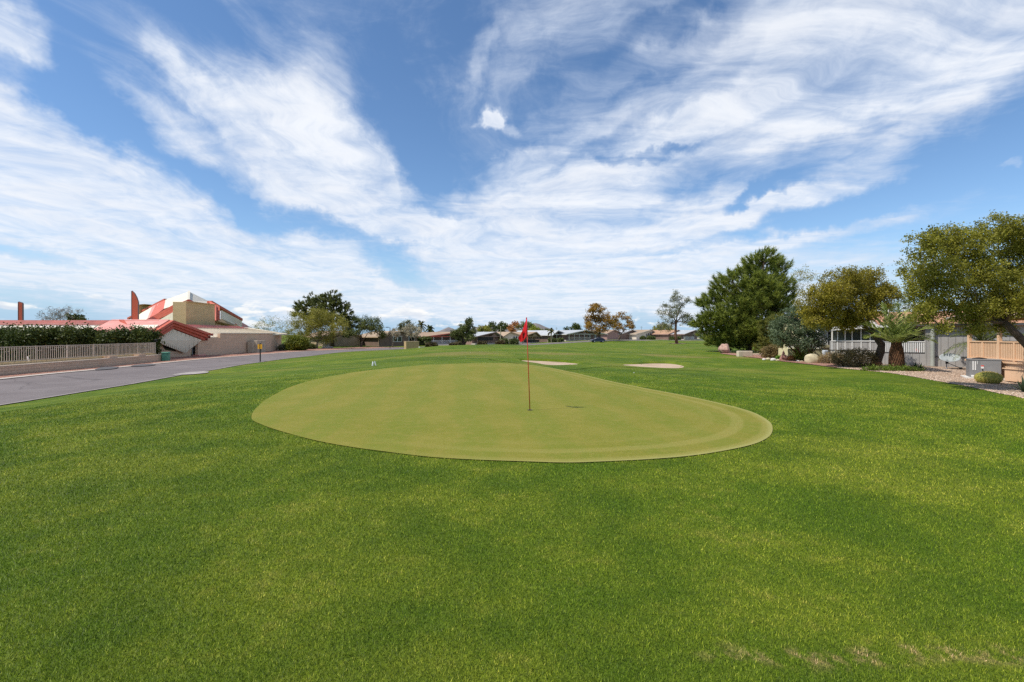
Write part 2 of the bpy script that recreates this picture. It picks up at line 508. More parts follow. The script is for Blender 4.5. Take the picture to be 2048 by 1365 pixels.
def h(x, y):
    x = np.asarray(x, float); y = np.asarray(y, float); sh = np.broadcast(x, y).shape
    x = np.broadcast_to(x, sh).ravel(); y = np.broadcast_to(y, sh).ravel()
    z = np.empty(len(x))
    for i in range(0, len(x), 20000):
        a, b = x[i:i + 20000], y[i:i + 20000]
        d = np.hypot(a[:, None] - CP[None, :, 0], b[:, None] - CP[None, :, 1])
        z[i:i + 20000] = (d * d * np.log(d + 1e-9)) @ TPS[:-3] + TPS[-3] + TPS[-2] * a + TPS[-1] * b
    far = np.maximum(np.maximum((np.abs(x) - 95) / 60, (y - 215) / 60), (-12 - y) / 30)
    f = np.clip(far, 0, 1); f = f * f * (3 - 2 * f)
    z = np.clip(z, -1.6, 1.0) * (1 - f) + -.9 * f
    # gentle unevenness of mown turf
    amp = np.clip((np.hypot(x, y) - 12) / 25, 0, 1) * np.clip((x + 24 - .08 * y) / 10, 0, 1) * (1 - f)
    z += amp * (.055 * np.sin(.31 * x + .9) * np.sin(.23 * y + .4) + .035 * np.sin(.52 * x - .35 * y))
    return z.reshape(sh) if sh else float(z[0])

YS = np.exp(np.linspace(math.log(1.5), math.log(900), 1500))
def G(px, py, lift=0.0):
    """where the sight line through px, py first meets the ground"""
    xs = (px - CX) / F * YS; zs = EYE + (HY - py) / F * YS
    k = np.nonzero(zs <= h(xs, YS))[0]
    i = k[0] if len(k) else len(YS) - 1
    return np.array((xs[i], YS[i], h(xs[i], YS[i]) + lift))

def Bp(px, Y, lift=0.0):
    """ground point at photo column px and depth Y"""
    X = (px - CX) / F * Y
    return np.array((X, Y, h(X, Y) + lift))

def spline(pts, n, closed=False):
    p = np.asarray(pts, float); m = len(p); out = []
    seg = m if closed else m - 1
    for i in range(seg):
        a, b, c, d = (p[(i + k) % m] if closed else p[min(max(i + k, 0), m - 1)] for k in (-1, 0, 1, 2))
        for t in np.linspace(0, 1, n, endpoint=False):
            out.append(.5 * ((2 * b) + (-a + c) * t + (2 * a - 5 * b + 4 * c - d) * t * t + (-a + 3 * b - 3 * c + d) * t ** 3))
    if not closed: out.append(p[-1])
    return np.array(out)

def inside(x, y, poly):
    x = np.asarray(x); y = np.asarray(y); r = np.zeros(x.shape, bool); n = len(poly); j = n - 1
    for i in range(n):
        xi, yi = poly[i][:2]; xj, yj = poly[j][:2]
        c = ((yi > y) != (yj > y)) & (x < (xj - xi) * (y - yi) / (yj - yi + 1e-12) + xi)
        r ^= c; j = i
    return r

def grid_faces(nr, nc):
    i = np.arange(nr - 1)[:, None] * nc + np.arange(nc - 1)[None, :]
    i = i.ravel()
    return np.c_[i, i + 1, i + nc + 1, i + nc]

def strip(name, A, B, rows, lift, m, kind='structure', **kw):
    """sheet ruled between two curves, laid on the ground"""
    A = np.asarray(A)[:, :2]; B = np.asarray(B)[:, :2]
    t = np.linspace(0, 1, rows)[:, None, None]
    Q = A[None] * (1 - t) + B[None] * t
    z = h(Q[..., 0], Q[..., 1]) + lift
    V = np.c_[Q.reshape(-1, 2), z.ravel()]
    Fc = grid_faces(rows, len(A))
    a, b, c = V[Fc[0, 0]], V[Fc[0, 1]], V[Fc[0, 2]]
    if np.cross(b - a, c - a)[2] < 0: Fc = Fc[:, ::-1]
    return np_obj(name, V, Fc, m, smooth=True, kind=kind, **kw)

def fan_sheet(name, poly, lift, m, rings=10, dish=0.0, kind='structure', attr=False, parent=None, **kw):
    """closed outline filled with shrinking rings, laid on the ground; dish sinks the middle"""
    P0 = np.asarray(poly)[:, :2]; c = P0.mean(0); n = len(P0); V = []; E = []
    for k in range(rings):
        s = 1 - k / rings
        q = c + (P0 - c) * s
        z = h(q[:, 0], q[:, 1]) + lift - dish * (1 - s * s)
        V.append(np.c_[q, z]); E += [1 - s] * n
    V = np.vstack(V + [np.array([[c[0], c[1], h(*c) + lift - dish]])]); E.append(1.0)
    me = bpy.data.meshes.new(name)
    Fs = [(k * n + i, k * n + (i + 1) % n, (k + 1) * n + (i + 1) % n, (k + 1) * n + i) for k in range(rings - 1) for i in range(n)]
    Fs += [((rings - 1) * n + i, (rings - 1) * n + (i + 1) % n, rings * n) for i in range(n)]
    ar = np.sum(P0[:, 0] * np.roll(P0[:, 1], -1) - np.roll(P0[:, 0], -1) * P0[:, 1])
    if ar < 0: Fs = [f[::-1] for f in Fs]
    me.from_pydata([tuple(v) for v in V], [], Fs)
    me.polygons.foreach_set('use_smooth', np.ones(len(me.polygons), bool))
    if attr:
        at = me.attributes.new('edge', 'FLOAT', 'POINT'); at.data.foreach_set('value', np.asarray(E, np.float32))
    me.materials.append(m)
    return link(bpy.data.objects.new(name, me), parent, kind=kind, **kw)

DRYSPOTS = [(*G(1350, 713)[:2], 4.2, 3.2), (*G(1480, 716)[:2], 2.6, 1.8), (*G(930, 706)[:2], 4.5, 3.0), (*G(1110, 708)[:2], 4.0, 3.0)]
# --- turf material, shared colour recipe for the ground sheet and the blades
def turf_color(t, p):
    n0 = t.noise(p, .22, 4, .6)
    n1 = t.noise(p, .75, 5, .62)
    n2 = t.noise(p, 6.0, 4, .65)
    c = t.mix(t.smooth(n1, .32, .68), (.090, .155, .007), (.210, .265, .017))
    c = t.mix(t.math('MULTIPLY', t.smooth(n0, .45, .64), .75), c, (.096, .176, .007))
    c = t.mix(t.math('MULTIPLY', t.smooth(n0, .46, .30), .6), c, (.235, .270, .024))
    c = t.mix(t.math('MULTIPLY', t.smooth(t.math('ADD', t.math('MULTIPLY', n1, .6), t.math('MULTIPLY', n2, .4)), .52, .68), .55), c, (.29, .29, .045))
    x, y, z = t.sep(p)
    # scuffed dry line in the near right turf
    line = t.math('ABSOLUTE', t.math('SUBTRACT', y, t.math('ADD', 2.62, t.math('MULTIPLY', t.math('SUBTRACT', n1, .5), .55))))
    dry = t.math('MULTIPLY', t.smooth(line, .11, .0), t.smooth(x, .85, 1.4))
    dry = t.math('MULTIPLY', dry, t.smooth(n2, .47, .6))
    # sun-bleached banks out on the fairway
    bank = t.math('MULTIPLY', t.smooth(t.noise(t.map(p, scale=(.7, 1.6, 1)), .11, 5, .65), .47, .66), t.smooth(y, 20, 32))
    c = t.mix(t.math('MULTIPLY', bank, .7), c, (.27, .25, .05))
    for qx, qy, ra_, rb_ in DRYSPOTS:
        dd = t.math('ADD', t.math('POWER', t.math('DIVIDE', t.math('SUBTRACT', x, qx), ra_), 2.0), t.math('POWER', t.math('DIVIDE', t.math('SUBTRACT', y, qy), rb_), 2.0))
        c = t.mix(t.math('MULTIPLY', t.smooth(t.math('ADD', dd, t.math('MULTIPLY', t.math('SUBTRACT', n1, .5), 2.2)), 1.0, .2), .7), c, (.33, .25, .085))
    sw = t.smooth(t.noise(t.map(p, loc=(7, 3, 0), scale=(.5, 2.2, 1)), .10, 4, .6), .5, .62)
    c = t.mix(t.math('MULTIPLY', t.math('MULTIPLY', sw, t.smooth(y, 12, 26)), .55), c, (.055, .115, .012))
    c = t.mix(t.math('MULTIPLY', dry, .8), c, (.40, .30, .13))
    return c

m, t, b, o = new_mat('turf')
p = pos(t)
c = turf_color(t, p)
fine = t.noise(p, 55, 3, .7)
mid = t.noise(p, 14, 4, .7)
c = t.mix(t.smooth(fine, .35, .7), t.mix(.6, c, (.032, .062, .006)), c)
c = t.mix(t.math('MULTIPLY', t.smooth(mid, .5, .7), .25), c, (.17, .20, .03))
t.l.new(c, b.inputs['Base Color'])
b.inputs['Roughness'].default_value = .85
b.inputs['Specular IOR Level'].default_value = .12
add_bump(t, b, t.math('ADD', t.noise(p, 30, 4, .7), t.math('MULTIPLY', t.noise(p, 4, 3), .8)), .9, .05)
TURF = m

m, t, b, o = new_mat('turf_blade')
a = t.new('ShaderNodeAttribute'); a.attribute_name = 'tint'
p = pos(t)
c = turf_color(t, p)
c = t.mix(1.0, c, t.ramp(a.outputs['Fac'], [(0, (.36, .44, .3)), (.4, (.95, 1.0, .8)), (.75, (1.5, 1.42, 1.2)), (.92, (2.1, 1.85, 2.0)), (1.0, (4.0, 3.0, 6.0))]), 'MULTIPLY')
t.l.new(c, b.inputs['Base Color'])
b.inputs['Roughness'].default_value = .5
b.inputs['Specular IOR Level'].default_value = .18
nv = t.vmath('NORMALIZE', t.vmath('ADD', t.vmath('MULTIPLY', t.new('ShaderNodeNewGeometry').outputs['Normal'], (.55, .55, .55)), (0, 0, .6)))
t.l.new(nv, b.inputs['Normal'])
tr = t.new('ShaderNodeBsdfTranslucent'); t.l.new(c, tr.inputs[0])
mx = t.new('ShaderNodeMixShader'); mx.inputs[0].default_value = .35
t.l.new(b.outputs[0], mx.inputs[1]); t.l.new(tr.outputs[0], mx.inputs[2]); t.l.new(mx.outputs[0], o.inputs[0])
BLADE = m

# --- the ground sheet, fine near the camera and out to the horizon
def sinh_axis(lo, hi, n, k):
    a = math.asinh(lo / k); b = math.asinh(hi / k)
    return np.sinh(np.linspace(a, b, n)) * k
gx = sinh_axis(-5000, 5000, 300, 14.0)
gy = sinh_axis(-400, 6000, 300, 14.0) 
XX, YY = np.meshgrid(gx, gy)
ZZ = h(XX, YY)

# putting green outline and bunkers, surveyed from the photo onto the terrain
GREEN_PX = [(503, 838), (515, 815), (545, 793), (590, 772), (650, 756), (720, 744), (800, 735), (880, 730), (960, 727.5), (1030, 728.5), (1090, 735),
            (1150, 747), (1210, 761), (1290, 778), (1370, 793), (1440, 808), (1500, 824), (1535, 842), (1545, 857), (1540, 873), (1515, 888),
            (1470, 900), (1390, 913), (1300, 921), (1200, 926), (1130, 928), (1050, 926), (950, 922), (860, 916), (780, 907), (700, 896), (630, 883), (570, 867), (525, 852)]
GREEN = spline([G(*q)[:2] for q in GREEN_PX], 6, True)
BUNK = [spline([G(*q)[:2] for q in pts], 5, True) for pts in (
    [(1040, 722), (1065, 722.5), (1100, 724), (1130, 726), (1156, 729), (1125, 730.8), (1095, 730.5), (1070, 726.5)],
    [(1246, 730.5), (1280, 729), (1310, 728), (1345, 729), (1368, 734), (1352, 737.2), (1315, 736.2), (1275, 733.8)])]
GF = grid_faces(300, 300)
GV = np.c_[XX.ravel(), YY.ravel(), ZZ.ravel()]
ctr = GV[GF].mean(1)
cut = np.zeros(len(GF), bool)
for bk in BUNK:                                     # open the turf where a bunker lies; a collar closes the gap
    c0 = bk.mean(0); cut |= inside(ctr[:, 0], ctr[:, 1], c0 + (bk - c0) * 1.15)
np_obj('ground', GV, GF[~cut], TURF, smooth=True, kind='structure')
for bk in BUNK:
    c0 = bk.mean(0); V = []; n_ = len(bk)
    for s_, l_ in ((1.0, 0.0), (1.06, .05), (1.2, .06), (1.5, .03), (2.2, .012)):
        q_ = c0 + (bk - c0) * s_
        back = np.clip((q_[:, 1] - c0[1]) / (bk[:, 1].max() - c0[1]), 0, 1)
        V.append(np.c_[q_, h(q_[:, 0], q_[:, 1]) + .012 + l_ * (.15 + 2.6 * back)])
    Fs_ = [(k * n_ + i, k * n_ + (i + 1) % n_, (k + 1) * n_ + (i + 1) % n_, (k + 1) * n_ + i) for k in range(4) for i in range(n_)]
    np_obj('bunker_collar', np.vstack(V), np.array(Fs_), TURF, smooth=True, kind='structure')

# putting green
m, t, b, o = new_mat('green_turf')
p = pos(t)
e = t.new('ShaderNodeAttribute'); e.attribute_name = 'edge'; ed = e.outputs['Fac']
n0 = t.noise(p, .5, 4, .6); n1 = t.noise(p, 5, 5, .65); n2 = t.noise(t.map(p, scale=(1, .6, 1)), 55, 3, .7)
c = t.mix(t.smooth(n0, .35, .65), (.212, .212, .022), (.258, .236, .035))
x, y, z = t.sep(p)
wob = t.math('MULTIPLY', t.math('SUBTRACT', t.noise(p, .35, 3), .5), 1.6)
st = t.math('SINE', t.math('MULTIPLY', t.math('ADD', t.math('ADD', x, t.math('MULTIPLY', y, .12)), wob), 4.6))
c = t.mix(t.math('MULTIPLY', t.smooth(st, -.6, .6), .5), c, (.172, .210, .018))
ring = t.math('SINE', t.math('MULTIPLY', t.math('ADD', ed, t.math('MULTIPLY', n0, .02)), 75.0))
c = t.mix(t.math('MULTIPLY', t.math('MULTIPLY', t.smooth(ring, -.2, .7), t.math('MULTIPLY', t.smooth(ed, .24, .06), t.smooth(x, -4, 2))), .5), c, (.36, .31, .085))
c = t.mix(t.math('MULTIPLY', t.smooth(n1, .45, .7), .55), c, (.30, .245, .05))
c = t.mix(t.math('MULTIPLY', t.smooth(n2, .35, .75), 1.0), t.mix(.35, c, (.055, .065, .006)), c)
c = t.mix(t.math('MULTIPLY', t.smooth(ed, .02, .0), t.smooth(x, -2, 3)), c, (.31, .29, .09))
t.l.new(c, b.inputs['Base Color']); b.inputs['Roughness'].default_value = .8; b.inputs['Specular IOR Level'].default_value = .15
add_bump(t, b, t.math('ADD', n2, n1), .35, .02)
fan_sheet('putting_green', GREEN, .014, m, 22, 0.0, attr=True)

m, t, b, o = new_mat('bunker_sand')
p = pos(t)
c = t.mix(t.smooth(t.noise(p, 1.2, 5, .6), .3, .7), (.42, .30, .20), (.53, .39, .27))
t.l.new(c, b.inputs['Base Color']); b.inputs['Roughness'].default_value = .95
add_bump(t, b, t.noise(t.map(p, scale=(1, 4, 1)), 6, 4, .6), .6, .04)
for bk in BUNK:
    fan_sheet('bunker_sand', bk, .013, m, 8, .10)

# --- road, kerbs, gravel
def asphalt():
    m, t, b, o = new_mat('asphalt')
    p = pos(t)
    c = t.mix(t.smooth(t.noise(p, .35, 5, .6), .3, .7), (.18, .152, .145), (.235, .202, .192))
    c = t.mix(t.smooth(t.noise(p, 70, 2, .6), .35, .7), t.mix(.35, c, (.05, .045, .05)), c)
    cr = t.new('ShaderNodeTexVoronoi', feature='DISTANCE_TO_EDGE')
    t.l.new(t.vmath('ADD', p, t.vmath('MULTIPLY', t.noise(p, .8, 4, .6, color=True), (1.6, 1.6, 0))), cr.inputs['Vector']); cr.inputs['Scale'].default_value = .16
    c = t.mix(t.math('MULTIPLY', t.smooth(cr.outputs['Distance'], .010, .002), .45), c, (.07, .06, .06))
    t.l.new(c, b.inputs['Base Color']); b.inputs['Roughness'].default_value = .9; b.inputs['Specular IOR Level'].default_value = .2
    add_bump(t, b, t.noise(p, 60, 3, .7), .4, .01)
    return m
def gravel(name, a, b2, fleck, sc=22):
    m, t, b, o = new_mat(name)
    p = pos(t)
    vo = t.new('ShaderNodeTexVoronoi'); t.l.new(p, vo.inputs['Vector']); vo.inputs['Scale'].default_value = sc
    c = t.mix(t.smooth(t.noise(p, .6, 5, .6), .3, .7), a, b2)
    vs = t.sep(vo.outputs['Color'])[0]
    c = t.mix(t.math('MULTIPLY', vs, .55), c, fleck)
    c = t.mix(t.smooth(vo.outputs['Distance'], .5, .75), c, tuple(q * .3 for q in a))
    t.l.new(c, b.inputs['Base Color']); b.inputs['Roughness'].default_value = .95; b.inputs['Specular IOR Level'].default_value = .15
    add_bump(t, b, t.math('MULTIPLY', vo.outputs['Distance'], -1.0), .9, .03)
    return m
ASPH = asphalt()
REDG = gravel('red_gravel', (.34, .165, .115), (.44, .235, .165), (.50, .32, .25), 14)
TANG = gravel('tan_gravel', (.37, .25, .17), (.47, .34, .24), (.60, .48, .37), 16)
CONC = mat('concrete', (.50, .44, .38), .9, .12, 1.5, .3)
near_ctl = [(-20.0, -12), (-19.8, 4), (-20.3, 15), (-20.5, 19.4), (-21.8, 27.6), (-24, 39), (-26, 50), (-27, 66), (-26.4, 82), (-22.5, 96), (-14, 110), (0, 128), (20, 146), (45, 158), (75, 166), (120, 176)]
wid = 11.0
NE = spline(near_ctl, 8)
tang = np.gradient(NE, axis=0); tang /= np.linalg.norm(tang, axis=1)[:, None]
NRM = np.c_[-tang[:, 1], tang[:, 0]]                # points away from the course, across the road
FE = NE + NRM * np.linspace(11.3, 7.0, len(NE))[:, None]
strip('road', NE, FE, 8, .02, ASPH)
strip('kerb', NE - NRM * .16, NE + NRM * .02, 2, .04, mat('kerb_grey', (.36, .32, .29), .9, .2, 2))
strip('kerb', FE - NRM * .35, FE + NRM * .25, 2, .06, CONC)
k1 = int(np.argmin(np.abs(FE[:, 1] - 112)))
fe = FE[:k1]
strip('gravel_verge', fe + NRM[:k1] * .2, fe + NRM[:k1] * 9.5, 6, .03, REDG)
# concrete apron let into the lawn beside the road
ap = spline([G(*q)[:2] for q in [(345, 751), (380, 746), (412, 744.5), (416, 747), (395, 749.5), (362, 751.5)]], 5, True)
fan_sheet('pavement', ap, .05, MATS['kerb_grey'], 4)
# drain covers and dark patches on the far side of the road
for q in ([(190, 742), (205, 736.5), (236, 735.5), (228, 739.5)], [(262, 734.5), (275, 731), (303, 729.5), (310, 731.5), (290, 734)]):
    fan_sheet('asphalt_patch', spline([G(*k)[:2] for k in q], 4, True), .075, mat('asphalt_patch', (.11, .105, .105), .9, .1), 3)
# gravel yard on the right
yb = spline([G(*q)[:2] for q in [(2300, 870), (2160, 826), (2048, 798), (1990, 786), (1940, 775), (1890, 766), (1840, 757), (1780, 747), (1720, 741), (1660, 735), (1620, 730), (1570, 724.5), (1520, 718), (1470, 712), (1440, 708)]], 8)
yard_out = yb + np.linspace(0, 1, len(yb))[:, None] * np.array((3.0, 9.0)) + np.array((22.0, 8.0))
strip('gravel_yard', yb, yard_out, 24, .02, TANG)
k2 = int(len(yb) * .62)
strip('gravel_bed', yb[k2:], yb[k2:] + np.array((3.0, 4.5)), 10, .045, REDG)
# drives and paths across the road
def patch(name, pts, m, lift=.05):
    fan_sheet(name, spline([Bp(*q)[:2] for q in pts], 4, True), lift, m, 4)
patch('driveway', [(715, 128), (770, 126), (905, 132), (915, 143), (830, 146), (740, 142)], CONC)
patch('driveway', [(985, 150), (1040, 148), (1062, 152), (1030, 166), (990, 162)], mat('pink_gravel', (.52, .38, .30), .95, .12))
patch('path', [(1000, 104), (1030, 100), (1056, 98), (1052, 103), (1010, 116), (985, 122)], MATS['pink_gravel'])
patch('driveway', [(1195, 178), (1300, 182), (1395, 186), (1390, 192), (1290, 190), (1200, 186)], CONC)

# --- grass blades near the camera: real geometry, denser where the eye can tell them apart
NB = 900000
u = rng.random(NB); Yb = 1.7 * (26.0 / 1.7) ** u
Xb = (rng.random(NB) * 2 - 1) * 1.22 * Yb
keep = ~inside(Xb, Yb, GREEN) & (Xb > -17) & (rng.random(NB) < np.clip((26 - Yb) / 14, 0, 1))
Xb, Yb = Xb[keep], Yb[keep]; NB = len(Xb)
zb = h(Xb, Yb)
s = (Yb / 2.4)
ht = (.010 + .012 * rng.random(NB)) * s ** .25
wd = .0019 * s ** .8 * (.7 + .6 * rng.random(NB))
az_ = rng.uniform(0, 2 * np.pi, NB); ln = rng.uniform(.1, 1.1, NB)
hd = rng.uniform(0, 2 * np.pi, NB)
bx, by = np.cos(az_) * wd, np.sin(az_) * wd
tx, ty = np.cos(hd) * ln * ht, np.sin(hd) * ln * ht
V = np.empty((NB, 3, 3))
V[:, 0] = np.c_[Xb - bx, Yb - by, zb - .004]
V[:, 1] = np.c_[Xb + bx, Yb + by, zb - .004]
V[:, 2] = np.c_[Xb + tx, Yb + ty, zb + ht]
np_obj('grass', V.reshape(-1, 3), np.arange(NB * 3).reshape(-1, 3), BLADE, tint=rng.random(NB),
       label='short mown green grass growing around the putting green', cat='grass', kind='stuff')

# ------------------------------------------------------------------ plants
def rand_dirs(n, g):
    d = g.normal(size=(n, 3)); return d / np.linalg.norm(d, axis=1)[:, None]

def leaf_quads(C, size, g, aspect=.5, hang=0.0, jitter=.35):
    """diamond leaves centred on C"""
    n = len(C)
    a = rand_dirs(n, g); a[:, 2] -= hang; a /= np.linalg.norm(a, axis=1)[:, None]
    b = np.cross(a, rand_dirs(n, g)); b /= np.linalg.norm(b, axis=1)[:, None] + 1e-9
    L = size * (1 + jitter * (g.random(n) * 2 - 1))
    a = a * L[:, None] * .5; b = b * (L * aspect * .5)[:, None]
    V = np.stack([C - a, C - b, C + a, C + b], 1).reshape(-1, 3)
    return V, np.arange(n * 4).reshape(-1, 4)

BARK = mat('bark', (.105, .075, .055), .95, .3, 4, .8, 18)
BARK_RED = mat('bark_red', (.22, .11, .07), .95, .35, 6, .9, 22)
BARK_PALE = mat('bark_pale', (.21, .18, .11), .9, .3, 4, .6, 20)

def px_lobes(lobes, Y, depth, g):
    """crown lobes measured in the photo: (column, row, radius in px[, depth shift]) -> centre, radius in metres"""
    out = []
    for q in lobes:
        dy = q[3] if len(q) > 3 else (g.random() * 2 - 1) * depth
        out.append((P(q[0], q[1], Y + dy), q[2] * Y / F))
    return out

def tree(name, label, cat, base, Y, lobes, lm, bark=BARK, tr=.25, fork=None, trunk=None, depth=2.5, sub_r=.6, dens=3.0, per=40, leaf=.16,
         aspect=.5, hang=0.0, flat=.85, group=None, seed=1, twigs=.5, stems=None, bare=1.0):
    g = np.random.default_rng(seed)
    base = np.asarray(base, float)
    L = px_lobes(lobes, Y, depth, g)
    top = thing(name, label, cat, base, group)
    mb = MB()
    cz = np.mean([c for c, r in L], 0)
    fork = np.asarray(fork, float) if fork is not None else base * .6 + np.array((cz[0], cz[1], base[2] + (cz[2] - base[2]) * .75)) * .4
    pts = [base - np.array((0, 0, .25))] + ([np.asarray(q, float) for q in trunk] if trunk else [(base * .55 + fork * .45) + g.normal(size=3) * tr * .4]) + [fork]
    if stems is None:
        mb.tube(pts, list(np.linspace(tr * 1.25, tr * .75, len(pts))), 9)
    C = []; T = []
    nodes = [(fork, tr * .6, 0.0)]
    for i, (c, r) in enumerate(sorted(L, key=lambda q: np.linalg.norm(q[0] - fork))):
        if stems is not None:
            f0 = base + np.array((*(g.normal(size=2) * .12), -.1)); rr = tr
        else:                                     # limbs branch from the nearest limb already grown
            f0, pr, _ = min(nodes, key=lambda q: np.linalg.norm(c - q[0]) + .45 * q[2])
            rr = max(pr * .8, tr * .14)
        mid = f0 * .5 + c * .5 + np.array((g.normal() * r * .25, g.normal() * r * .25, r * .15))
        q = np.array([f0, mid, c])
        mb.tube(q, [rr, rr * .75, rr * .5], 6)
        nodes.append((c, rr * .55, np.linalg.norm(c - fork)))
        n = max(8, int(dens * (r / sub_r) ** 2))
        d = rand_dirs(n, g); rad = r * g.random(n) ** .42
        S = c + d * rad[:, None] * np.array((1, 1, flat))
        for s in S[:int(n * twigs)]:
            k = c * .45 + s * .55 + np.array((0, 0, -r * .08))
            mb.tube([c, k, s], [rr * .3, rr * .16, .008 + rr * .03], 3, cap=False)
        m = int(per * bare)
        X = S[:, None, :] + g.normal(size=(n, m, 3)) * sub_r * .45 * np.array((1, 1, .8))
        C.append(X.reshape(-1, 3)); T.append(np.clip(g.random((n, 1)) * .55 + g.random((n, m)) * .45, 0, 1).ravel())
    C = np.vstack(C); T = np.concatenate(T)
    mb.build('trunk', bark, top, smooth=True)
    V, Fc = leaf_quads(C, leaf, g, aspect, hang)
    np_obj('crown', V, Fc, lm, top, tint=T)
    return top

def pine(name, label, base, Y, lobes, lm, bark=BARK, tr=.3, depth=2.5, sub_r=.5, dens=2.4, needle=.42, per=26, seed=3, group=None, wd=.03, rise=.75):
    g = np.random.default_rng(seed); base = np.asarray(base, float)
    L = px_lobes(lobes, Y, depth, g)
    top = thing(name, label, 'tree', base, group)
    mb = MB()
    zt = max(c[2] + r * .3 for c, r in L); tipc = max(L, key=lambda q: q[0][2])[0]
    axis = lambda z: base + (np.array((tipc[0], tipc[1], zt)) - base) * ((z - base[2]) / (zt - base[2]))
    ax = [axis(z) for z in np.linspace(base[2] - .3, zt, 6)]
    mb.tube(ax, list(np.linspace(tr, tr * .15, 6)), 8)
    S = []; A = []
    for c, r in L:
        s0 = axis(base[2] + (c[2] - base[2]) * .72)
        n = max(7, int(dens * (r / sub_r) ** 2))
        d = rand_dirs(n, g); rad = r * g.random(n) ** .45
        s = c + d * rad[:, None] * np.array((1, 1, .8))
        mb.tube([s0, (s0 + c) / 2 - np.array((0, 0, r * .1)), c], [tr * .2, tr * .13, tr * .06], 5)
        for q in s[:n // 2]:
            mb.tube([c - (c - s0) * .15, q], [.03, .012], 3, cap=False)
        out = c - axis(c[2]); out /= np.linalg.norm(out) + 1e-6
        a = d * .55 + out * .5 + np.array((0, 0, rise)); a /= np.linalg.norm(a, axis=1)[:, None]
        S.append(s); A.append(a)
    S = np.vstack(S); A = np.vstack(A); n = len(S)
    mb.build('trunk', bark, top, smooth=True)
    st = g.random((n, per, 1)) * needle * 1.3
    root = S[:, None, :] + A[:, None, :] * st
    dr = A[:, None, :] * .75 + g.normal(size=(n, per, 3)) * .5
    dr /= np.linalg.norm(dr, axis=2)[..., None]
    sd = np.cross(dr, rand_dirs(n * per, g).reshape(n, per, 3)); sd /= np.linalg.norm(sd, axis=2)[..., None] + 1e-9
    ln = needle * (.7 + .6 * g.random((n, per, 1)))
    V = np.stack([root - sd * wd, root + sd * wd, root + dr * ln], 2).reshape(-1, 3)
    T = np.clip(g.random((n, 1)) * .5 + .5 * (st[..., 0] / (needle * 1.3)), 0, 1).ravel()
    np_obj('crown', V, np.arange(n * per * 3).reshape(-1, 3), lm, top, tint=T)
    return top

def shrub(name, label, cat, base, radii, lm, seed=1, n=140, per=26, leaf=.1, sub=.16, stem=BARK, group=None, box=False, aspect=.55, core=True):
    """dense bush; radii = (rx, ry, rz), box gives a clipped hedge shape"""
    g = np.random.default_rng(seed); base = np.asarray(base, float); r = np.asarray(radii, float)
    top = thing(name, label, cat, base, group)
    c = base + np.array((0, 0, r[2] * (1.0 if box else .85)))
    d = rand_dirs(n, g)
    if box:
        d = np.sign(d) * np.abs(d) ** .55; d /= np.max(np.abs(d), axis=1)[:, None] ** .8
    S = c + d * r * (.62 + .38 * g.random(n) ** .5)[:, None]
    if box:                                       # uneven clipped top
        k_ = g.uniform(1.2, 3.2, 3); f_ = g.uniform(0, 6.28, 3)
        lump = sum(np.sin(S[:, 0] * a_ + b_) for a_, b_ in zip(k_, f_)) / 3
        S[:, 2] = base[2] + (S[:, 2] - base[2]) * (.94 + .13 * lump)
    S[:, 2] = np.maximum(S[:, 2], base[2] + .05)
    X = S[:, None, :] + g.normal(size=(n, per, 3)) * sub
    X[..., 2] = np.maximum(X[..., 2], base[2] + .02)
    T = np.clip(g.random((n, 1)) * .5 + .5 * g.random((n, per)), 0, 1).ravel()
    V, Fc = leaf_quads(X.reshape(-1, 3), leaf, g, aspect)
    mb = MB()
    for k in range(9):
        e = S[g.integers(n)]
        mb.tube([base + np.array((*(g.normal(size=2) * r[:2] * .15), -.05)), base * .5 + e * .5, e], [.035, .025, .01], 4)
    mb.build('stem', stem, top)
    np_obj('foliage', V, Fc, lm, top, tint=T)
    return top

def frond_mesh(name, L, lm, g, droop=.9, n=34, leaflet=.45, hang=.45, up=.75, wd=.022):
    """feather palm leaf growing from the origin along +x"""
    V = []; Fs = []; T = []
    t = np.linspace(0, 1, n)
    sx = L * (t - .12 * t ** 3) * math.cos(up * .8)
    sz = L * (math.sin(up) * t - droop * t ** 2.2)
    S = np.c_[sx, np.zeros(n), sz]
    mb = MB(); mb.tube(S, list(np.linspace(.032, .008, n)), 4, cap=False)
    V = list(mb.v); Fs = [f for f in mb.f]; T = [.9] * len(Fs)
    tri = []
    for i in range(3, n):
        tg = S[min(i + 1, n - 1)] - S[i - 1]; tg /= np.linalg.norm(tg)
        ll = leaflet * math.sin(math.pi * (.18 + .80 * t[i])) ** .7 * (1 + .15 * g.normal())
        for s in (-1, 1):
            for k in range(2):
                d = tg * .55 + np.array((0, s * .8, .22)) + g.normal(size=3) * .12
                d /= np.linalg.norm(d)
                r0 = S[i] + tg * k * L / n * .5
                m1 = r0 + d * ll * .55; e = m1 + (d * .6 + np.array((0, 0, -hang * 1.3))) * ll * .5
                side = np.cross(d, (0, 0, 1)); side /= np.linalg.norm(side)
                b = len(V)
                V += [tuple(r0), tuple(m1 + side * wd), tuple(e), tuple(m1 - side * wd)]
                Fs.append((b, b + 1, b + 2, b + 3)); T.append(g.random())
    me = bpy.data.meshes.new(name); me.from_pydata([tuple(map(float, v)) for v in V], [], Fs)
    at = me.attributes.new('tint', 'FLOAT', 'FACE'); at.data.foreach_set('value', np.asarray(T, np.float32))
    me.materials.append(lm)
    return me

